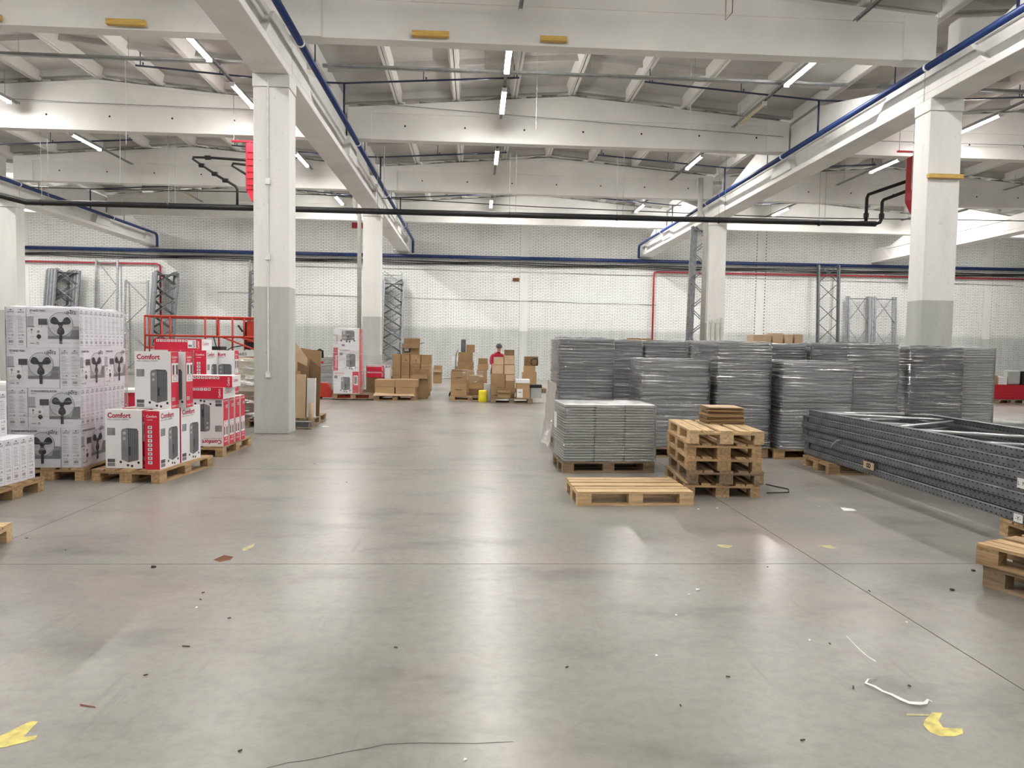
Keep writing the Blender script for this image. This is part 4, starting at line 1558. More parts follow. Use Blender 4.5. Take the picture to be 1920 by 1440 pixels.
def fan_meshes(title):
    body = MB().box(-FW/2+.0008, FW/2-.0008, -FD/2+.0008, FD/2-.0008, 0, FH-.002)
    f = MB()
    art_fan(Face(f, (-FW/2, -FD/2, 0), (1, 0, 0), (0, 0, 1)), title)
    art_fan(Face(f, (FW/2, FD/2, 0), (-1, 0, 0), (0, 0, 1)), title)
    s = MB()
    art_fan_side(Face(s, (FW/2, -FD/2, 0), (0, 1, 0), (0, 0, 1)))
    art_fan_side(Face(s, (-FW/2, FD/2, 0), (0, -1, 0), (0, 0, 1)))
    return body.mesh('fan_carton', 'carton_lilac'), f.mesh('front_print', INK), s.mesh('side_print', INK)


FM = {t: fan_meshes(t) for t in ('STAND FAN', 'STANDVENTILATOR')}


def fan_box(x, y, z, rz, label, title='STAND FAN', group='fan cartons in the wrapped stack', wide=True, side=True):
    t = thing('fan_carton', label, 'carton', (x, y, z), rz, group)
    b, f, s = FM[title]
    ob('carton_body', b, t)
    if wide:
        ob('front_print', f, t)
    if side:
        ob('side_print', s, t)
    return t


# wrapped stack of fan cartons on its pallet: front left corner of the load at O
O = Vector((-5.225, 8.16))
rzF = .03
x_, y_ = quat(O, .40, .58, rzF)
pallet(x_+.02, y_, rzF+math.pi/2, 'pallet under the wrapped stack of fan cartons', 'wood')
LAY = ['bottom', 'second', 'third', 'top']
for L in range(4):
    z = PH+.002+L*FH
    ttl = 'STANDVENTILATOR' if L < 2 else 'STAND FAN'
    nm = LAY[L]+' layer, fan stack'
    if L % 2 == 1:      # two narrow ends at the left, wide front at the right
        for i in range(2):
            x_, y_ = quat(O, FD*(i+.5), FW/2, rzF)
            fan_box(x_, y_, z, rzF+math.pi/2, 'fan carton, narrow end forward, %s from the left, %s' % (ORD[i], nm), ttl)
            x_, y_ = quat(O, FD*(i+.5), FW*1.5+.004, rzF)
            fan_box(x_, y_, z, rzF+math.pi/2, 'fan carton behind the %s narrow one at the left, %s' % (ORD[i], nm), ttl, side=False)
        for k in range(10):
            x_, y_ = quat(O, 2*FD+.006+FW/2, FD*(k+.5), rzF)
            lb = 'fan carton with its picture to the front, %s' % nm if k == 0 else 'fan carton, %s narrow end behind the front one, %s' % (ORD[k-1], nm)
            fan_box(x_, y_, z, rzF, lb, ttl, wide=(k == 0))
    else:               # wide front at the left, narrow ends at the right
        for k in range(10):
            x_, y_ = quat(O, FW/2, FD*(k+.5), rzF)
            if k == 0 or k == 9 or k == 5:
                fan_box(x_, y_, z, rzF, ('fan carton with its picture to the front, %s' if k == 0 else 'fan carton at the rear of the left row, %s' if k == 9 else 'fan carton in the middle of the left row, %s') % nm, ttl, wide=(k == 0))
        for i in range(2):
            for r in range(2):
                x_, y_ = quat(O, FW+.006+FD*(i+.5), FW*(r+.5)+.004*r, rzF)
                lb = 'fan carton, %s narrow end from the right, %s half, %s' % (ORD[1-i], ['front', 'rear'][r], nm)
                fan_box(x_, y_, z, rzF+math.pi/2, lb, ttl)
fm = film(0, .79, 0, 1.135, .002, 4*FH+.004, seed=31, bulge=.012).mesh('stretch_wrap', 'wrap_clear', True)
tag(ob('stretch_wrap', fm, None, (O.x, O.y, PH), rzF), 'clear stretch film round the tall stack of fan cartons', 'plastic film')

# left edge: pallet with a row of fan cartons
c0 = GR(70, 930)
rzE = .0
ang = math.radians(78)
pe = Vector((-4.50, 7.62))
x_, y_ = quat(pe, -.62, -.40, -.06)
pallet(x_, y_, -.06, 'pallet with fan cartons cut by the left edge', 'wood')
GE = 'fan cartons at the left edge'
for k in range(7):
    x_, y_ = quat(pe, -.09-FW/2, -.04-FD*(k+.5)-.002*k, -.06)
    fan_box(x_, y_, PH, -.06, '%s fan carton from the rear in the row at the left edge' % ORD[k], group=GE)
for k in range(2):
    x_, y_ = quat(pe, -.36-FW/2, -.06-FD*(k*2+.5), -.06)
    fan_box(x_, y_, PH+FH, -.06, '%s upper fan carton standing on the row at the left edge' % ['rear', 'front'][k], group=GE)
# bottom left: sack on a pallet, stencilled EUR
pb = GR(18, 1022)
pq = pallet(pb.x-.585, pb.y-.36, .18, 'pallet corner stencilled EUR at the lower left edge', 'wood_new')
eb = MB()
Fe = Face(eb, (.6, -.37, .022), (0, 1, 0), (0, 0, 1))
Fe.text('EUR', .0, .018, .055, 0, 0, width=.10)
ob('stencil', eb.mesh('stencil', 'debris_dark'), pq)
sk = MB()
sk.add([], [])
fmb = film(-.52, .52, -.36, .36, 0, .06, bulge=.03, seed=44)
tag(ob('wrapped_sack', fmb.mesh('wrapped_sack', 'wrap_milky', True), None, (pb.x-.585, pb.y-.36, PH+.002), .18), 'crumpled white film on the pallet at the lower left edge', 'plastic film')

# ------------------------------------------------------------------ scissor lift behind the radiator cartons
lift = thing('scissor_lift', 'orange-red scissor lift with guard rails parked behind the radiator cartons', 'lift', (-6.06, 16.6, 0))
LX0, LX1, LY0, LY1 = -1.3, 1.3, -.42, .42
DZ = 1.27
ob('chassis', MB().box(-1.05, 1.05, -.38, .38, .18, .5).mesh('lift_chassis', 'orange'), lift, bevel=.02)
for sx in (-.8, .8):
    for sy in (-.40, .40):
        ob('wheel', MB().tube([(sx, sy-.06, .19), (sx, sy+.06, .19)], .19, 16).mesh('lift_wheel', 'black'), lift)
for i in range(3):
    z0, z1 = .5+i*.2, .7+i*.2
    for sy in (-.3, .3):
        ob('scissor_arm', MB().obox((-.95, sy, z0), (.95, sy, z1), .05, .08).mesh('arm', 'orange'), lift)
        ob('scissor_arm', MB().obox((-.95, sy, z1), (.95, sy, z0), .05, .08).mesh('arm', 'orange'), lift)
dk = ob('deck', MB().box(LX0, LX1, LY0, LY1, DZ-.06, DZ).mesh('deck', 'lift_grey'), lift)
tb = ob('toe_board', MB().box(LX0, LX1, LY0-.012, LY0, DZ-.02, DZ+.16).mesh('toe_board', 'lift_grey'), lift)
lt = MB()
Face(lt, (LX1-.70, LY0-.012, DZ+.05), (1, 0, 0), (0, 0, 1)).text('2646ES', 0, 0, .085, 0, width=.34)
ob('lettering', lt.mesh('lift_lettering', 'ink_dark'), tb)
ob('toe_board', MB().box(LX0, LX1, LY1, LY1+.012, DZ-.02, DZ+.16).mesh('toe_board', 'lift_grey'), lift)
RT, RMID = 2.17, 1.74
for sy in (LY0, LY1):
    for zz in (RT, RMID):
        ob('guard_rail', MB().tube([(LX0, sy, zz), (LX1, sy, zz-.01)], .024, 8).mesh('guard_rail', 'orange', True), lift)
    for sx in (LX0, LX0+.1, LX0+.55, .02, .28, .62, .88, LX1):
        if sy == LY0 or sx in (LX0, .02, .62, LX1):
            ob('rail_post', MB().tube([(sx, sy, RMID if sx in (.28, .88) else DZ), (sx, sy, RT)], .022, 8).mesh('rail_post', 'orange', True), lift)
for sx in (LX0, LX1):
    for zz in (RT, RMID, DZ+.2):
        ob('guard_rail', MB().tube([(sx, LY0, zz), (sx, LY1, zz)], .024, 8).mesh('guard_rail', 'orange', True), lift)
ob('rail_brace', MB().tube([(.35, LY0, RMID), (1.22, LY0, DZ+.14)], .02, 8).mesh('rail_brace', 'orange', True), lift)
ob('rail_brace', MB().tube([(.75, LY0, RMID), (1.28, LY0, DZ+.3)], .02, 8).mesh('rail_brace', 'orange', True), lift)
cbx = ob('control_box', MB().box(.86, 1.12, LY0+.08, LY0+.28, 1.45, 2.08).mesh('control_box', 'black'), lift, bevel=.02)
ob('joystick', MB().tube([(.80, LY0+.15, 1.85), (.70, LY0+.13, 2.0)], .02, 8).mesh('joystick', 'black'), cbx)
ob('panel_plate', MB().box(.93, 1.16, LY0+.02, LY0+.03, 1.62, 2.1).mesh('panel_plate', 'orange'), cbx)
ob('cable', MB().tube([(.2, LY0, RMID), (.26, LY0-.01, 1.52), (.4, LY0-.02, 1.36), (.62, LY0-.02, 1.5), (.9, LY0+.1, 1.55)], .012, 6).mesh('lift_cable', 'black', True), lift)
tag(ob('black_deck_block', MB().box(-.32, .32, -.2, .2, 0, .24).mesh('black_deck_block', 'black'), None, (-6.05, 16.45, DZ+.002), bevel=.01), 'black block standing on the deck of the scissor lift', 'crate')  # plain black block just above the toe board

# wrapped beige load between the radiator cartons and the near column
pallet(-4.35, 14.25, math.pi/2, 'pallet under the beige wrapped load behind the near column', 'wood_old')
bl = thing('beige_board_stack', 'beige board stack wrapped in film, half hidden by the near column', 'stack', (-4.35, 14.25, PH))
bm1 = MB().box(-.38, .38, -.55, .55, 0, .085).mesh('beige_board', 'beige')
bm2 = MB().box(-.38, .38, -.55, .55, 0, .085).mesh('dark_board', 'card_dk')
for k in range(13):
    ob('board', bm2 if k < 6 else bm1, bl, (random.uniform(-.01, .01), random.uniform(-.01, .01), k*.088))
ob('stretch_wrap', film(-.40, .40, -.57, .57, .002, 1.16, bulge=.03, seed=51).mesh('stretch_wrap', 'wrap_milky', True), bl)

# ------------------------------------------------------------------ cardboard heap beside the near column
pallet(-3.52, 14.45, math.pi/2, 'pallet with waste cardboard right behind the near column', 'wood_old')
GC = 'waste cardboard by the near column'


def sheet(pts4, th, m, label, name='cardboard_sheet', cat='cardboard', group=GC, fold=None):
    """upright sheet given by four corners, th thick"""
    p = [Vector(q) for q in pts4]
    n = (p[1]-p[0]).cross(p[3]-p[0]).normalized()
    b = MB()
    b.add(p+[q+n*th for q in p], [(0, 1, 2, 3), (7, 6, 5, 4), (0, 4, 5, 1), (1, 5, 6, 2), (2, 6, 7, 3), (3, 7, 4, 0)])
    return tag(ob(name, b.mesh(name, m)), label, cat, group)


sheet([(-3.80, 14.05, PH), (-3.44, 14.06, PH), (-3.44, 14.16, 1.06), (-3.80, 14.16, 1.06)], .02, 'card', 'brown cardboard sheet standing behind the pale panel by the near column')
sheet([(-3.47, 13.92, PH+.001), (-3.29, 13.92, PH+.001), (-3.29, 13.98, 1.0), (-3.47, 13.98, 1.0)], .03, 'card_lt', 'pale narrow cardboard panel standing at the near column')
sheet([(-3.62, 14.55, PH), (-3.16, 14.56, PH), (-3.14, 14.66, 1.46), (-3.62, 14.64, 1.52)], .02, 'card', 'large brown cardboard sheet at the back of the heap by the near column')
sheet([(-3.66, 14.3, PH), (-3.42, 14.3, PH), (-3.36, 14.42, 1.3), (-3.62, 14.42, 1.66)], .02, 'card_lt', 'torn pale cardboard leaning on the heap by the near column')
sheet([(-3.50, 14.20, PH), (-3.32, 14.2, PH), (-3.30, 14.26, 1.14), (-3.52, 14.26, 1.24)], .02, 'card_dk', 'dark folded cardboard in the middle of the heap by the near column')
sheet([(-3.34, 14.40, PH), (-3.12, 14.4, PH), (-3.10, 14.46, 1.12), (-3.32, 14.46, 1.3)], .02, 'card_dk', 'brown crumpled flap at the right of the heap by the near column')
sheet([(-3.30, 14.10, PH), (-3.13, 14.09, PH), (-3.13, 14.16, .92), (-3.30, 14.16, .92)], .04, 'paper', 'white board standing in the heap by the near column', 'white_board', 'board')
tag(ob('cardboard_tube', MB().tube([(-3.14, 13.72, .0), (-3.14, 13.75, .46)], .045, 12).mesh('cardboard_tube', 'card_lt', True)), 'short brown cardboard tube standing at the waste heap', 'tube')
sp = thing('steel_profile', 'grey steel profile lying at the foot of the near column', 'profile', (-3.24, 13.42, 0))
ob('web', MB().box(-.2, .13, 0, .12, .002, .12).mesh('profile_web', 'galv_dark'), sp)
ob('flange', MB().box(-.2, .17, -.03, .15, .12, .13).mesh('profile_flange', 'galv'), sp)
tag(ob('cardboard_slab', MB().box(-.25, .2, -.15, .15, 0, .05).mesh('cardboard_slab', 'card_lt'), None, (-3.36, 14.0, PH+.001)) if False else
    ob('wood_scrap', MB().obox((-3.30, 13.30, .02), (-3.02, 13.24, .02), .05, .03).mesh('wood_scrap', 'wood_old')), 'strip of scrap wood on the floor at the near column', 'wood')

# ------------------------------------------------------------------ pallet truck and the tall wrapped radiator stack
pallet(-3.49, 20.95, 0, 'pallet under the tall wrapped radiator stack in the middle distance', 'wood_old', z=.03)
GT = 'radiator cartons in the tall wrapped stack'
tx, ty = -3.70, 20.62
bw = .74
for k, (z, hh, lb) in enumerate(((0, .665, 'bottom'), (.668, .665, 'middle'), (1.336, .55, 'top'))):
    t = thing('radiator_carton', '%s radiator carton in the tall wrapped stack by the pallet truck' % lb, 'carton', (tx, ty+.2, PH+.032+z), 0, GT)
    b = MB().box(-bw/2, bw/2, -.2, .4, 0, hh)
    b.m[5] = 1
    ob('carton_body', b.mesh('tall_carton', ['carton_white', 'carton_red']), t)
    f = MB()
    F = Face(f, (-bw/2, -.2, 0), (1, 0, 0), (0, 0, 1))
    if k < 2:
        F.rect(0, 0, .13, hh, CRED, 0) if k == 1 else F.rect(bw-.19, .02, bw-.01, hh-.02, CRED, 0)
        ox = .15 if k == 1 else .0
        F.text('Comfort', ox+.03, hh-.09, .07, RED, 1, width=.28)
        F.rect(ox+.03, hh-.22, ox+.12, hh-.14, GREY, 1)
        art_radiator(F, ox+.22, .09, .26, .40, 1)
        if k == 1:
            F.text('Comfort', .10, .08, .09, WHT, 2, width=.36, rot=True)
        else:
            F.rect(bw-.16, hh*.4, bw-.04, hh*.8, WHT, 1)
            F.rect(bw-.14, hh*.44, bw-.06, hh*.76, GREY, 2)
    else:
        F.text('Comfort', .12, .12, .08, RED, 1, width=.26, rot=True)
        art_radiator(F, .24, .2, .36, .3, 1)
        F.rect(.24, .04, .32, .1, GREY, 1)
    ob('front_print', f.mesh('tall_print', INK), t)
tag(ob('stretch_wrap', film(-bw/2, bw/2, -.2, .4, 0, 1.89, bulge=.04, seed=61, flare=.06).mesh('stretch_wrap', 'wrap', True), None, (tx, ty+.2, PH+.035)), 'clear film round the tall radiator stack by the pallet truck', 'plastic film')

pj = thing('pallet_truck', 'orange hand pallet truck with black handle left of the tall wrapped stack', 'pallet truck', (-4.47, 20.95, 0))
ob('body', MB().prism([(-.12, .05), (.36, .05), (.36, .2), (.18, .48), (-.02, .48), (-.12, .3)], -.16, .16, 'y').mesh('truck_body', 'orange'), pj, bevel=.02)
for sy in (-.2, .2):
    ob('fork', MB().box(.3, 1.40, sy-.07, sy+.07, .058, .124).mesh('fork', 'orange'), pj)
    ob('wheel', MB().tube([(-.06, sy*.6-.03, .09), (-.06, sy*.6+.03, .09)], .09, 14).mesh('truck_wheel', 'black'), pj)
ob('handle_bar', MB().tube([(-.04, 0, .35), (-.10, 0, 1.0), (-.08, 0, 1.28)], .02, 8).mesh('handle_bar', 'black', True), pj)
gr = ob('grip', MB().tube([(-.14, 0, 1.20), (-.14, 0, 1.40), (-.06, 0, 1.44), (.02, 0, 1.40), (.02, 0, 1.20)], .035, 8).mesh('grip', 'black', True), pj)
ob('lever', MB().box(-.10, .06, -.03, .03, 1.04, 1.10).mesh('lever', 'red_paint'), gr)
panel_stack(-4.95, 24.3, 1.05, .8, 1.05, 'grey wrapped stack behind the pallet truck', m='panel_lt', t=.08, seed=71, pal_label='pallet under the grey wrapped stack behind the pallet truck')

# smaller pink wrapped radiator stack at the foot of the far left column
pallet(-3.06, 23.65, 0, 'pallet under the pink wrapped cartons at the far left column', 'wood_old')
for k in range(2):
    rad_box(-3.30+k*.45, 23.3, PH, .1*k, '%s radiator carton in the pink wrapped group at the far left column' % ['left', 'right'][k], group='cartons at the far left column')
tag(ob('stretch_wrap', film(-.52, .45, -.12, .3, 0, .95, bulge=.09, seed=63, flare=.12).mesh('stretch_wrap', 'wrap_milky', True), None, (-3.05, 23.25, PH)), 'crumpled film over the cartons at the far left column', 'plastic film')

# ------------------------------------------------------------------ brown cartons in the middle distance
def carton(x0, x1, y0, y1, z0, z1, label, m='card', group='brown cartons in the middle distance', open_=False, tape=True, light=False, dark_top=False, marks=0):
    t = thing('brown_carton', label, 'carton', ((x0+x1)/2, (y0+y1)/2, z0), 0, group)
    w, d, h = x1-x0, y1-y0, z1-z0
    b = MB()
    if open_:
        th = .008
        b.box(-w/2, w/2, -d/2, -d/2+th, 0, h)
        b.box(-w/2, w/2, d/2-th, d/2, 0, h)
        b.box(-w/2, -w/2+th, -d/2, d/2, 0, h)
        b.box(w/2-th, w/2, -d/2, d/2, 0, h)
        b.box(-w/2, w/2, -d/2, d/2, 0, th)
        ob('carton_body', b.mesh('open_carton', m), t)
        fl_ = MB().box(-w/2, w/2, -.005, .005, 0, d*.42).mesh('flap', 'card_dk')
        ob('flap', fl_, t, (0, d/2, h), (-.5, 0, 0))
        ob('flap', fl_, t, (0, -d/2, h), (2.3, 0, 0))
        fs_ = MB().box(-.005, .005, -d/2, d/2, 0, w*.3).mesh('flap', m)
        ob('flap', fs_, t, (w/2, 0, h), (0, 1.2, 0))
    else:
        b.box(-w/2, w/2, -d/2, d/2, 0, h)
        ob('carton_body', b.mesh('carton', m), t, bevel=.006)
        if tape:
            tp_ = MB().box(-w/2, w/2, -.03, .03, h, h+.001)
            tp_.box(-w/2-.001, -w/2, -.03, .03, h*.7, h)
            tp_.box(w/2, w/2+.001, -.03, .03, h*.7, h)
            ob('tape', tp_.mesh('tape', 'tape'), t)
    if marks:
        f = MB()
        F = Face(f, (-w/2, -d/2, 0), (1, 0, 0), (0, 0, 1))
        if marks == 1:
            F.rect(w*.3, h*.45, w*.7, h*.50, DARK, 0)
        elif marks == 2:
            F.rect(w*.06, h*.06, w*.94, h*.94, PALE, 0)
        elif marks == 3:
            F.rect(w*.05, h*.05, w*.48, h*.62, WHT, 0)
            F.rect(w*.15, h*.38, w*.38, h*.42, MID, 1)
        elif marks == 4:
            F.rect(w*.1, h*.08, w*.9, h*.11, MID, 0)
            F.rect(w*.5, h*.3, w*.62, h*.45, MID, 0)
        ob('print', f.mesh('carton_print', ['card_lt' if (q == 'ink_pale') else q for q in INK]), t)
    return t


def cpx(xa, xb, ya, yb, Y, d, label, **k):
    """carton whose front face at distance Y fills the rectangle xa..xb, ya..yb of the photograph"""
    p, q = AT(xa, yb, Y), AT(xb, ya, Y)
    z0 = k.pop('z0', p.z)
    return carton(p.x, q.x, Y, Y+d, max(0.0, z0), q.z, label, **k)


# left group: pallet with four low cartons
pallet(-2.28, 20.92, 0, 'pallet with four low brown cartons in the middle distance', 'wood')
GA = 'four low cartons on a pallet'
zt0 = PH
A_ = [(-2.86, -2.30, .15, .39, 'lower left'), (-2.27, -1.70, .15, .38, 'lower right'), (-2.87, -2.29, .395, .60, 'upper left'), (-2.285, -1.64, .385, .61, 'upper right')]
for (xa, xb, za, zb_, nm_) in A_:
    carton(xa, xb, 20.55, 20.95, za, zb_, '%s of the four low brown cartons on the pallet' % nm_, group=GA)
    carton(xa, xb, 20.96, 21.3, za, zb_, 'carton behind the %s of the four low ones on the pallet' % nm_, group=GA)
tag(ob('brown_paper', MB().add([(-2.9, 20.42, .145), (-2.2, 20.45, .145), (-1.7, 20.42, .145), (-1.75, 20.54, .2), (-2.2, 20.54, .19), (-2.85, 20.54, .23)], [(0, 1, 4, 5), (1, 2, 3, 4)]).mesh('brown_paper', 'card_lt')), 'crumpled brown paper under the four low cartons', 'paper')
# behind them: taller pile
pallet(-2.02, 22.75, 0, 'pallet under the tall carton pile behind the four low cartons', 'wood')
GB = 'tall carton pile behind the low cartons'
YB2 = 22.4
rowz = [(PH+.002, .66), (.664, 1.02), (1.024, 1.325)]
cols = [(-2.58, -2.32), (-2.30, -2.04), (-2.02, -1.70), (-1.68, -1.36)]
for ci, (xa, xb) in enumerate(cols):
    for ri, (za, zb_) in enumerate(rowz):
        carton(xa, xb, YB2+.05*(ri == 2), YB2+.62, za, zb_, 'brown carton in the tall pile, %s column from the left, %s row' % (ORD[ci], ['bottom', 'middle', 'top'][ri]), group=GB, marks=4 if ri == 2 and ci in (1, 2) else 0)
oc = carton(-2.28, -1.76, YB2+.06, YB2+.56, 1.327, 1.66, 'open brown carton with a dark label on top of the tall pile', group=GB, open_=True)
ob('dark_label', MB().box(-.20, .0, -.256, -.2505, .06, .24).mesh('dark_label', 'ink_dark'), oc)
ob('label_sheet', MB().box(-.19, -.05, -.259, -.2565, .1, .2).mesh('label_sheet', 'paper'), oc)
cpx(775, 802, 703, 736, 21.35, .4, 'open tall carton right of the four low cartons', open_=True, z0=.0, group=GB)
for k in range(2):
    t = flat_red(-3.05, 22.1, .60+k*.19, 0, '%s red flat carton left of the tall carton pile' % ['lower', 'upper'][k], w=.54, h=.185, d=.4, group='red cartons by the tall pile')
tag(ob('carton_stand', MB().box(-3.32, -2.78, 21.92, 22.3, 0, .598).mesh('carton_stand', 'card_dk')), 'dark carton under the red flat ones beside the tall pile', 'carton')
carton(-2.76, -2.60, 21.95, 22.3, .0, .90, 'white carton end beside the red flat ones', m='carton_white', tape=False, group='red cartons by the tall pile')
sb = MB()
vv = []
for i in range(13):
    for j in range(4):
        f = i/12
        vv.append((-2.7+1.45*f, 22.24-.05*j, .985-.03*math.sin(f*3)-.04*(j == 0)+(.0 if f < .9 else -.3*(f-.9)*10*(j/3))))
sb.add(vv, [(i*4+j, (i+1)*4+j, (i+1)*4+j+1, i*4+j+1) for i in range(12) for j in range(3)])
tag(ob('film_strip', sb.mesh('film_strip', 'wrap_milky', True)), 'white strip of film stretched over the tall carton pile', 'plastic film')
cpx(812, 828, 693, 712, 30.5, .45, 'small open carton at the brick wall left of the aisle end', open_=True, z0=.0)
cpx(798, 806, 705, 722, 27.5, .3, 'narrow brown carton between the tall pile and the wall', z0=.0)

# right of the aisle end: goods on pallets
pallet(-.10, 21.25, 0, 'pallet under the tall double carton in the aisle end', 'wood')
GD = 'cartons and junk at the aisle end'
carton(-.68, -.22, 20.9, 21.4, PH+.002, .50, 'lower half of the tall double carton at the aisle end', group=GD, marks=1)
carton(-.68, -.22, 20.9, 21.4, .502, .86, 'upper half of the tall double carton at the aisle end', group=GD, marks=1)
tag(ob('dark_lid', MB().box(-.66, -.21, 20.92, 21.36, .862, .90).mesh('dark_lid', 'card_dk')), 'dark lid on the tall double carton', 'lid')  # lid closing the double carton
for k in range(3):
    carton(-.14, .26, 21.02, 21.4, PH+.002+k*.2, PH+k*.2+.2, '%s of three taped cartons beside the tall double carton' % ['lowest', 'middle', 'uppermost'][k], group=GD, m='card' if k else 'card_dk')
nb = MB()
rnd = random.Random(8)
vv = []
for i in range(10):
    for j in range(6):
        vv.append((-.34+.72*i/9, 20.84-.03*math.sin(i)+rnd.uniform(-.02, .02), .92-.08*j*(1-.35*abs(i-4.5)/4.5)*(.5+.5*math.sin(.3+i*.33))+rnd.uniform(-.015, .015)))
nb.add(vv, [(i*6+j, (i+1)*6+j, (i+1)*6+j+1, i*6+j+1) for i in range(9) for j in range(5)])
tag(ob('film_heap', nb.mesh('film_heap', 'wrap_milky', True)), 'crumpled film hanging over the three taped cartons', 'plastic film')
# second rank behind
pallet(-.15, 22.65, 0, 'pallet in the second rank at the aisle end', 'wood_old')
GE2 = 'second rank of cartons at the aisle end'
carton(-.62, .02, 22.3, 22.8, PH+.002, .80, 'big lower carton in the second rank at the aisle end', group=GE2)
carton(-.60, -.01, 22.32, 22.75, .802, 1.12, 'second carton from the top in the second rank', group=GE2)
carton(-.50, -.04, 22.34, 22.7, 1.122, 1.42, 'upper taped carton in the second rank', group=GE2)
carton(-.25, .02, 22.36, 22.66, 1.422, 1.66, 'small carton on top of the second rank', group=GE2)
tag(ob('grey_rack_end', MB().box(-.42, -.27, 22.42, 22.6, 1.424, 1.83).mesh('grey_rack_end', 'galv_dark')), 'dark grey metal box standing on the second rank', 'box')
carton(.10, .42, 22.35, 22.75, PH+.002, .86, 'tall carton in the second rank, right', group=GE2)
carton(.12, .46, 22.33, 22.7, .862, 1.06, 'small tilted carton in the second rank, right', group=GE2)
carton(.14, .44, 22.36, 22.68, 1.062, 1.24, 'topmost small carton in the second rank, right', group=GE2)
tr = thing('hand_truck', 'grey tubular hand truck leaning left of the second rank of cartons', 'hand truck', (-.60, 21.9, 0), (0, .03, 0))
for sy in (-.12, .22):
    ob('side_tube', MB().tube([(0, sy, .05), (0, sy, 1.35), (.03, sy, 1.45)], .016, 8).mesh('side_tube', 'galv', True), tr)
ob('handle', MB().tube([(.03, -.12, 1.45), (.05, .05, 1.49), (.03, .22, 1.45)], .018, 8).mesh('handle', 'galv', True), tr)
for z in (.4, .8, 1.2):
    ob('rung', MB().tube([(0, -.12, z), (0, .22, z)], .012, 6).mesh('rung', 'galv'), tr)
ob('toe_plate', MB().box(-.02, .22, -.16, .26, .01, .025).mesh('toe_plate', 'galv_dark'), tr)
for sy in (-.18, .28):
    ob('wheel', MB().tube([(-.06, sy-.03, .11), (-.06, sy+.03, .11)], .11, 12).mesh('truck_wheel2', 'black'), tr)
tag(ob('white_sheet', MB().box(-.68, -.52, 22.26, 22.28, .98, 1.28).mesh('white_sheet', 'paper')), 'white sheet stuck on the second rank of cartons', 'paper')
tag(ob('grey_bin', MB().box(.30, .50, 20.62, 20.82, .0, .52).mesh('grey_bin', 'ink_pale'), bevel=.015), 'small grey bin behind the yellow sack', 'bin')
ys_ = MB()
prof = [(.11, .0), (.125, .05), (.12, .2), (.115, .32), (.10, .335), (.09, .335)]
n = 10
vv = [(.27+r*math.cos(2*math.pi*k/n)*1.05, 20.45+r*.8*math.sin(2*math.pi*k/n), z+(.02*math.sin(3*k) if z > .3 else 0)) for r, z in prof for k in range(n)]
ys_.add(vv, [(i*n+k, i*n+(k+1) % n, (i+1)*n+(k+1) % n, (i+1)*n+k) for i in range(len(prof)-1) for k in range(n)]+[tuple((len(prof)-1)*n+k for k in range(n))])
tag(ob('yellow_sack', ys_.mesh('yellow_sack', 'yellow', True)), 'small bright yellow sack on the floor at the aisle end', 'sack')

# pallet of cartons right of the yellow sack
pallet(1.10, 20.35, -.03, 'dark pallet under the carton stack right of the yellow sack', 'wood_old')
GF = 'carton stack right of the yellow sack'
Z = PH+.002
carton(.50, .90, 20.25, 20.7, Z, .815, 'large plain carton at the left of the stack by the yellow sack', group=GF, marks=4)
carton(.91, 1.19, 20.28, 20.7, Z, .62, 'plain carton beside the large one in the stack by the yellow sack', group=GF)
carton(.91, 1.18, 20.28, 20.68, .622, .815, 'carton with a pale front under the paired ones', group=GF, marks=2)
carton(.52, .86, 20.27, 20.68, .817, 1.10, 'left of the two paired cartons with pale fronts, middle height', group=GF, marks=2)
carton(.87, 1.18, 20.27, 20.68, .817, 1.10, 'right of the two paired cartons with pale fronts, middle height', group=GF, marks=2)
carton(.57, .85, 20.3, 20.68, 1.102, 1.31, 'left upper carton on the paired ones', group=GF, m='card_lt')
carton(.87, 1.17, 20.29, 20.68, 1.102, 1.37, 'right upper carton with a pale front on the paired ones', group=GF, marks=2)
carton(.88, 1.16, 20.3, 20.66, 1.372, 1.53, 'dark open carton on the very top of the stack', group=GF, m='card_dk', open_=False, tape=False)
carton(.68, 1.06, 19.97, 20.16, Z, .36, 'open low carton in front of the stack by the yellow sack', group=GF, open_=True)
carton(1.22, 1.60, 20.02, 20.4, Z, .58, 'carton with a white sheet at the right of the stack by the yellow sack', group=GF, marks=3)
tag(ob('white_carton_lid', MB().box(1.20, 1.60, 20.0, 20.42, .582, .69).mesh('white_lid', 'carton_white')), 'white lid on the carton with the white sheet', 'box')  # lid of the carton below it
tag(ob('grey_box', MB().box(1.64, 1.95, 20.12, 20.5, PH+.002, .44).mesh('grey_box', 'panel_lt')), 'low grey box between the carton stack and the wrapped panels', 'box')
tag(ob('black_lid', MB().box(1.63, 1.96, 20.12, 20.5, .442, .53).mesh('black_lid', 'black')), 'black lid on the low grey box', 'tray')  # lid of the grey box
pallet(2.0, 25.4, 0, 'pallet under the far cartons left of the wrapped panels', 'wood_old')
carton(1.75, 2.25, 25.1, 25.6, Z, .72, 'lower far carton left of the wrapped panels', group='far cartons left of the panels')
carton(1.80, 2.20, 25.12, 25.55, .722, .95, 'upper far carton left of the wrapped panels', group='far cartons left of the panels')
oc = carton(1.82, 2.3, 25.15, 25.6, .952, 1.28, 'open far carton with a black ring left of the wrapped panels', group='far cartons left of the panels', m='card_dk')
ob('black_ring', MB().tube([(.1+.13*math.cos(a), -.235, .14+.13*math.sin(a)) for a in [i*math.pi/8 for i in range(17)]], .012, 6).mesh('black_ring', 'black'), oc)
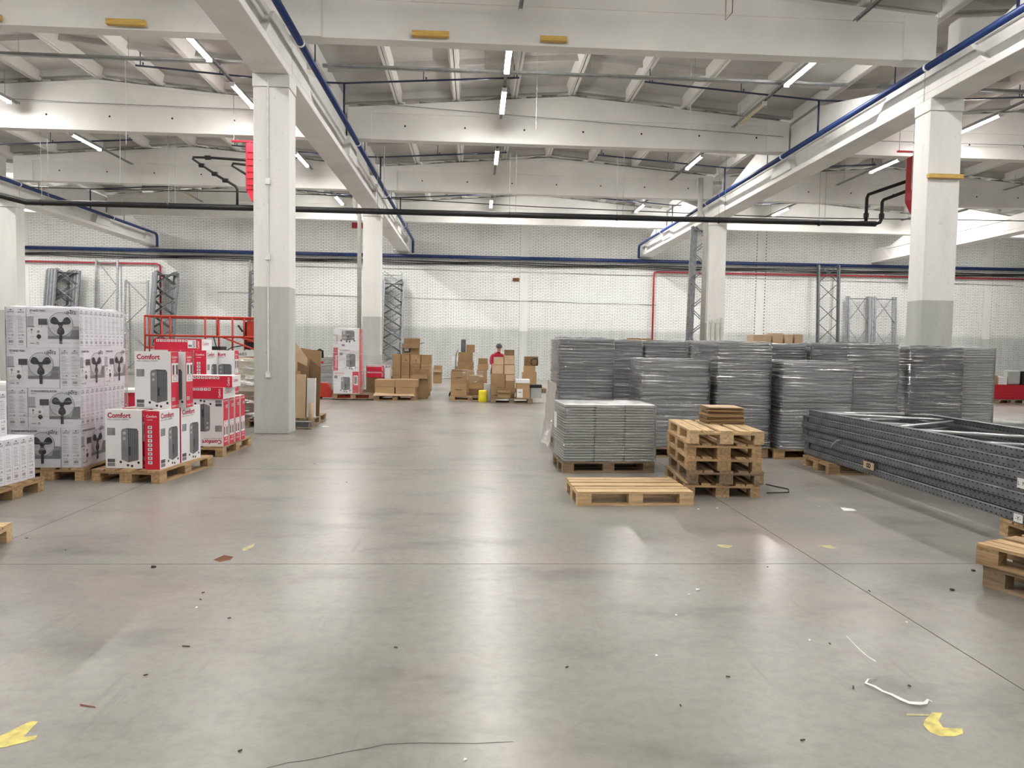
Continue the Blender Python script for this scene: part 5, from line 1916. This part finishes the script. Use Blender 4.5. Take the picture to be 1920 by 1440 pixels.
# cartons behind the wrapped stacks
for (xa, xb, ya, yb, lb) in ((1410, 1446, 628, 700, 'left brown carton showing over the wrapped panels before the brick wall'), (1447, 1468, 625, 700, 'second brown carton showing over the wrapped panels'),
                             (1470, 1487, 627, 700, 'third brown carton showing over the wrapped panels'), (1488, 1506, 627, 700, 'right brown carton showing over the wrapped panels')):
    cpx(xa, xb, ya, yb, 20.5, .5, lb, z0=0., group='cartons showing over the panels', m='card_lt')
for (xa, xb, ya, lb) in ((1180, 1200, 634, 'left little carton showing over the panels by the red pipe'), (1201, 1222, 635, 'right little carton showing over the panels by the red pipe')):
    cpx(xa, xb, ya, 700, 21.5, .5, lb, z0=0., group='cartons showing over the panels by the red pipe')

# ------------------------------------------------------------------ far right: red beams and boxes
pr = GR(1858, 757)
pallet(pr.x+.75, pr.y+.4, 0, 'pallet under the red rack beams at the right edge', 'wood_old')
rb_m = MB().box(0, 1.5, 0, .05, 0, .095)
rb_m.box(0, 1.5, -.006, 0, .03, .06)
rb_m = rb_m.mesh('red_beam', 'red_paint')
for k in range(5):
    for j in range(6):
        t = tag(ob('rack_beam', rb_m, None, (pr.x-.02+.01*(k % 2), pr.y+.1+j*.058, PH+.002+k*.0965)), 'red rack beam, %s layer from the floor, %s from the front, right edge' % (ORD[k], ORD[j]), 'rack beam', 'red rack beams on a pallet')
rc = MB()
rc.box(-.04, .04, 0, .34, 0, .48)
for (yy) in (.05, .13, .21, .29):
    for zz in (.06, .15, .24, .33, .42):
        rc.box(-.046, -.04, yy-.012, yy+.012, zz-.02, zz+.02, 1)
tag(ob('beam_connector', rc.mesh('beam_connector', ['red_paint', 'ink_white']), None, (pr.x+1.55, pr.y+.1, PH+.002)), 'red punched end plates of the rack beams', 'connector')
bx = pr.x
carton(bx+.05, bx+.30, pr.y+.15, pr.y+.4, PH+.488, PH+.78, 'small brown carton on the red rack beams', group='boxes on the red beams')
for k in range(4):
    tag(ob('white_packet', MB().box(bx+.33, bx+.62, pr.y+.14, pr.y+.4, 0, .06).mesh('packet', 'paper'), None, (0, 0, PH+.488+k*.065)), '%s white packet in the little pile on the red beams' % ORD[k], 'packet', 'white packets on the red beams')
tag(ob('grey_machine', MB().box(bx+.66, bx+1.1, pr.y+.15, pr.y+.4, PH+.488, PH+.96).mesh('grey_machine', 'panel_lt'), bevel=.05), 'rounded grey metal box on the red beams', 'box')
tag(ob('black_machine', MB().box(bx+1.14, bx+1.45, pr.y+.15, pr.y+.4, PH+.488, PH+.94).mesh('black_machine', 'black'), bevel=.02), 'black box on the red beams at the right edge', 'box')
carton(bx+.35, bx+.62, pr.y+1.3, pr.y+1.6, 0, 1.15, 'pale box standing behind the red beams', m='card_lt', group='boxes behind the red beams')
carton(bx-.02, bx+.3, pr.y+1.3, pr.y+1.6, 0, 1.18, 'white ribbed box standing behind the red beams', m='carton_white', group='boxes behind the red beams', tape=False)
# far left edge: red bags
pallet(-9.6, 14.6, 0, 'pallet at the left edge behind the fan cartons', 'wood_old')
for k in range(2):
    tag(ob('red_bundle', MB().box(-10.1, -9.1, 14.3, 14.9, 0, .30).mesh('red_bundle', 'red_paint' if k == 0 else 'paper'), None, (0, 0, PH+.002+k*.302), bevel=.05), ['red bundle at the left edge behind the fan cartons', 'white bundle on the red one at the left edge'][k], 'bundle')
# panels lying at the right edge of the stacks
panel_stack(10.05, 13.2, .95, .8, .16, 'low pile of pale boards right of the steel uprights', m='panel_lt', t=.04, seed=81, pal_label='pallet under the low pile of pale boards at the right', wrap='wrap_thin')

# ------------------------------------------------------------------ person bending over the cartons
pe_ = thing('person', 'person in red jacket and grey beanie bending over cartons at the aisle end', 'person', (.70, 23.2, 0), .35)


def limb_body():
    """one continuous bent-over figure, built from tapering rings"""
    J = [((0, 0, .95), (.17, .12)), ((0, -.05, 1.12), (.165, .115)), ((0, -.14, 1.30), (.185, .115)), ((0, -.22, 1.44), (.17, .10)), ((0, -.27, 1.52), .065), ((0, -.31, 1.58), .06), ((0, -.33, 1.66), (.085, .10)), ((0, -.335, 1.75), (.075, .085)),
         ((.10, 0, .90), .095), ((.11, -.03, .50), .068), ((.11, .02, .10), .045), ((.11, -.14, .05), .042),
         ((-.10, 0, .90), .095), ((-.11, -.03, .50), .068), ((-.11, .02, .10), .045), ((-.11, -.14, .05), .042),
         ((.22, -.22, 1.42), .062), ((.30, -.34, 1.16), .05), ((.22, -.56, 1.05), .038), ((.20, -.64, 1.03), .034),
         ((-.22, -.22, 1.42), .062), ((-.30, -.34, 1.16), .05), ((-.22, -.56, 1.05), .038), ((-.20, -.64, 1.03), .034)]
    E = [(0, 1), (1, 2), (2, 3), (3, 4), (4, 5), (5, 6), (6, 7), (0, 8), (8, 9), (9, 10), (10, 11), (0, 12), (12, 13), (13, 14), (14, 15),
         (3, 16), (16, 17), (17, 18), (18, 19), (3, 20), (20, 21), (21, 22), (22, 23)]
    # fingers
    for side_, wr in ((1, 19), (-1, 23)):
        w = Vector(J[wr][0])
        for k in range(4):
            i0 = len(J)
            bx_ = w+Vector((side_*(.024-.016*k), -.05, -.005))
            J.append((tuple(bx_), .0095))
            J.append((tuple(bx_+Vector((0, -.035-.006*(k in (1, 2)), -.012))), .009))
            J.append((tuple(bx_+Vector((0, -.06-.01*(k in (1, 2)), -.035))), .008))
            E += [(wr, i0), (i0, i0+1), (i0+1, i0+2)]
        i0 = len(J)
        J.append((tuple(w+Vector((-side_*.035, -.015, -.01))), .010))
        J.append((tuple(w+Vector((-side_*.05, -.045, -.02))), .009))
        E += [(wr, i0), (i0, i0+1)]
    return J, E


pe_.scale = (.93, .93, .93)
J, E = limb_body()
me = bpy.data.meshes.new('body')
me.from_pydata([j[0] for j in J], E, [])
body = ob('body', me, pe_)
md = body.modifiers.new('skin', 'SKIN')
md.use_smooth_shade = True
if not len(me.skin_vertices):
    bpy.context.view_layer.objects.active = body
    body.select_set(True)
    bpy.ops.mesh.customdata_skin_add()
for i, j in enumerate(J):
    r = j[1]
    me.skin_vertices[0].data[i].radius = (r, r) if isinstance(r, (int, float)) else r
me.skin_vertices[0].data[0].use_root = True
s_ = body.modifiers.new('sub', 'SUBSURF')
s_.levels = s_.render_levels = 1


def clothes_material():
    """skin on head and hands, red jacket above the hips, dark trousers below"""
    m, nt, p = newmat('clothed_body')
    tc = nt.nodes.new('ShaderNodeTexCoord')
    sp_ = nt.nodes.new('ShaderNodeSeparateXYZ')
    nt.links.new(tc.outputs['Object'], sp_.inputs[0])
    up_ = _math(nt, 'GREATER_THAN', sp_.outputs[2], .98)
    hd = _math(nt, 'GREATER_THAN', sp_.outputs[2], 1.56)
    hn = _math(nt, 'LESS_THAN', sp_.outputs[1], -.585)
    c = _mix(nt, up_, (.03, .035, .05), (.42, .015, .05))
    c = _mix(nt, _math(nt, 'MAXIMUM', hd, hn), c, (.55, .33, .24))
    nt.links.new(c, p.inputs['Base Color'])
    p.inputs['Roughness'].default_value = .8
    return m


me.materials.append(clothes_material())
hat = MB()
prof = [(.098, .0), (.105, .03), (.10, .08), (.08, .12), (.04, .145), (.005, .15)]
n = 14
hat.add([(r*math.cos(2*math.pi*k/n), r*1.08*math.sin(2*math.pi*k/n), z) for r, z in prof for k in range(n)],
        [(i*n+k, i*n+(k+1) % n, (i+1)*n+(k+1) % n, (i+1)*n+k) for i in range(len(prof)-1) for k in range(n)])
ob('beanie', hat.mesh('beanie', 'beanie', True), pe_, (0, -.33, 1.70), (.15, 0, 0))
face = MB()
for sx in (-.03, .03):
    face.cbox((sx, -.425, 1.685), (.018, .012, .012), 0)
face.cbox((0, -.432, 1.655), (.022, .03, .04), 1)
face.cbox((0, -.424, 1.618), (.045, .012, .010), 2)
ob('face', face.mesh('face', ['ink_dark', 'skin', 'ink_red']), pe_)

# ------------------------------------------------------------------ marks and litter on the floor
def decal(name, polys, m, label, cat, z=.0012, group=None, th=.0006):
    b = MB()
    for pts in polys:
        q = [GR(x, y) for x, y in pts]
        n_ = len(q)
        b.add([(p.x, p.y, z) for p in q], [tuple(range(n_))])
    return tag(ob(name, b.mesh(name, m)), label, cat, group)


MT['yellow_paint'] = mat('worn_yellow_floor_paint', (.66, .56, .16), .6, var=.3, scale=18, dirt=.5)
MT['yellow_worn'] = mat('faded_yellow_floor_paint', (.47, .42, .22), .6, var=.3, scale=25, dirt=.5)
decal('floor_mark', [[(-12, 1386), (58, 1352), (72, 1353), (44, 1382), (70, 1379), (66, 1387), (8, 1402), (-12, 1402)]], 'yellow_paint', 'yellow painted arrow tip on the floor at the left edge', 'floor marking')
decal('floor_mark', [[(1748, 1336), (1767, 1337), (1760, 1352), (1768, 1364), (1784, 1366), (1804, 1366), (1806, 1376), (1790, 1381), (1764, 1381), (1744, 1374), (1731, 1360), (1733, 1352)]], 'yellow_paint', 'yellow painted hook shape on the floor at the lower right', 'floor marking')
decal('floor_mark', [[(1700, 1338), (1742, 1340), (1740, 1343), (1700, 1342)]], 'yellow_worn', 'faded yellow dash left of the yellow hook', 'floor marking')
decal('floor_mark', [[(1342, 1022), (1362, 1021), (1374, 1024), (1366, 1028), (1350, 1026)]], 'yellow_worn', 'faded yellow spot right of the bright floor reflection', 'floor marking')
decal('floor_mark', [[(1532, 1023), (1556, 1022), (1570, 1029), (1552, 1028)]], 'yellow_worn', 'faded yellow spot farther right on the floor', 'floor marking')
decal('floor_mark', [[(452, 1030), (478, 1018), (476, 1024), (460, 1034)]], 'yellow_worn', 'faded yellow stroke on the floor left of the aisle', 'floor marking')
decal('floor_stain', [[(400, 1050), (420, 1041), (438, 1044), (432, 1050), (412, 1054)]], 'rust', 'rusty brown stain on the floor left of the aisle', 'stain')
decal('floor_stain', [[(150, 1180+140), (178, 1325), (180, 1328), (150, 1324)]], 'rust', 'small rusty scratch on the floor near the yellow arrow', 'stain')


def ribbon(px, w, m, label, name, cat, z=.004, lift=0.):
    q = [GR(x, y) for x, y in px]
    b = MB()
    vs = []
    for i, p in enumerate(q):
        d = (q[min(i+1, len(q)-1)]-q[max(i-1, 0)]).normalized()
        e = Vector((-d.y, d.x, 0))*(w[i] if isinstance(w, list) else w)
        zz = z+lift*abs(math.sin(i*1.7))
        vs += [(p.x-e.x, p.y-e.y, zz), (p.x+e.x, p.y+e.y, zz+.003)]
    b.add(vs, [(2*i, 2*i+2, 2*i+3, 2*i+1) for i in range(len(q)-1)])
    return tag(ob(name, b.mesh(name, m)), label, cat)


ribbon([(1645, 1273), (1628, 1277), (1623, 1283), (1640, 1291), (1655, 1299), (1672, 1306), (1690, 1315), (1705, 1321), (1722, 1323), (1735, 1321), (1740, 1316), (1748, 1318)],
       [.002, .004, .006, .007, .006, .007, .009, .010, .011, .008, .004, .002], 'paper', 'white plastic strap curling on the floor at the lower right', 'plastic_strap', 'strap', lift=.006)
ribbon([(1587, 1193), (1600, 1207), (1612, 1219), (1628, 1233), (1642, 1241)], .0018, 'paper', 'thin white thread on the floor above the strap', 'thread', 'thread', z=.002)

LIT = [(381, 1112, 'dark'), (376, 1125, 'dark'), (369, 1140, 'w'), (349, 1213, 'dark2'), (273, 1267, 'dark'), (1231, 1230, 'w'), (1292, 1115, 'w'), (1308, 1106, 'w2'), (1268, 1154, 'w'),
       (1785, 1107, 'rock'), (1825, 1071, 'rock'), (1439, 1064, 'dark'), (1276, 1324, 'dark'), (872, 1425, 'w'), (1505, 1389, 'dark'), (1518, 1201, 'w'), (1556, 1208, 'dark'), (287, 1064, 'rock'), (123, 1032, 'dark'),
       (1630, 1109, 'dark2'), (1700, 1167, 'w'), (1705, 1287, 'dark'), (1590, 956, 'sheet'), (1535, 950, 'w'), (430, 1160, 'dark'), (450, 1409, 'dark'), (1063, 1252, 'dark'), (1365, 1270, 'dark'), (1600, 1290, 'dark2'),
       (700, 824, 'w'), (610, 800, 'sheet'), (1345, 953, 'w2'), (1310, 955, 'w2'), (50, 1010, 'dark'), (540, 1030, 'w'), (590, 870, 'dark'), (650, 905, 'dark'), (742, 1215, 'dark')]
_seen = {}
for k, (x, y, kd) in enumerate(sorted(LIT)):
    p = GR(x, y)
    rnd = random.Random(100+k)
    b = MB()
    a = rnd.uniform(0, 3.14)
    if kd in ('dark', 'dark2'):
        L_ = .010 if kd == 'dark' else .02
        d = Vector((math.cos(a), math.sin(a)*.6, 0))*L_
        b.obox((-d.x, -d.y, .004), (d.x, d.y, .005), .005, .004)
        m_, lb, nm_ = 'debris_dark', 'dark splinter', 'splinter'
    elif kd == 'rock':
        b.cbox((0, 0, .006), (.02, .018, .012))
        b.cbox((.012, .006, .004), (.012, .012, .008))
        m_, lb, nm_ = 'debris_dark', 'dark crumb of dirt', 'dirt_crumb'
    elif kd == 'sheet':
        b.add([(-.07, -.05, .002), (.06, -.06, .004), (.08, .05, .002), (-.05, .06, .012)], [(0, 1, 2, 3)])
        m_, lb, nm_ = 'paper', 'scrap of white paper', 'paper_scrap'
    else:
        s_ = .008 if kd == 'w' else .016
        b.add([(-s_, -s_, .002), (s_, -s_*.6, .006), (s_*.8, s_, .003), (-s_*.6, s_*.7, .008)], [(0, 1, 2, 3)])
        m_, lb, nm_ = 'paper', 'tiny white scrap', 'paper_scrap'
    depth = 'near the lower edge' if y > 1250 else 'in the foreground' if y > 1090 else 'near the cross joint' if y > 1000 else 'farther back'
    sidew = 'far left' if x < 300 else 'left' if x < 700 else 'middle' if x < 1150 else 'right' if x < 1550 else 'far right'
    lab = '%s on the floor, %s, %s' % (lb, sidew, depth)
    _seen[lab] = _seen.get(lab, 0)+1
    if _seen[lab] > 1:
        lab += ', %s from the left' % ORD[_seen[lab]-1]
    tag(ob(nm_, b.mesh(nm_, m_), None, (p.x, p.y, 0)), lab, 'litter', 'litter on the floor')
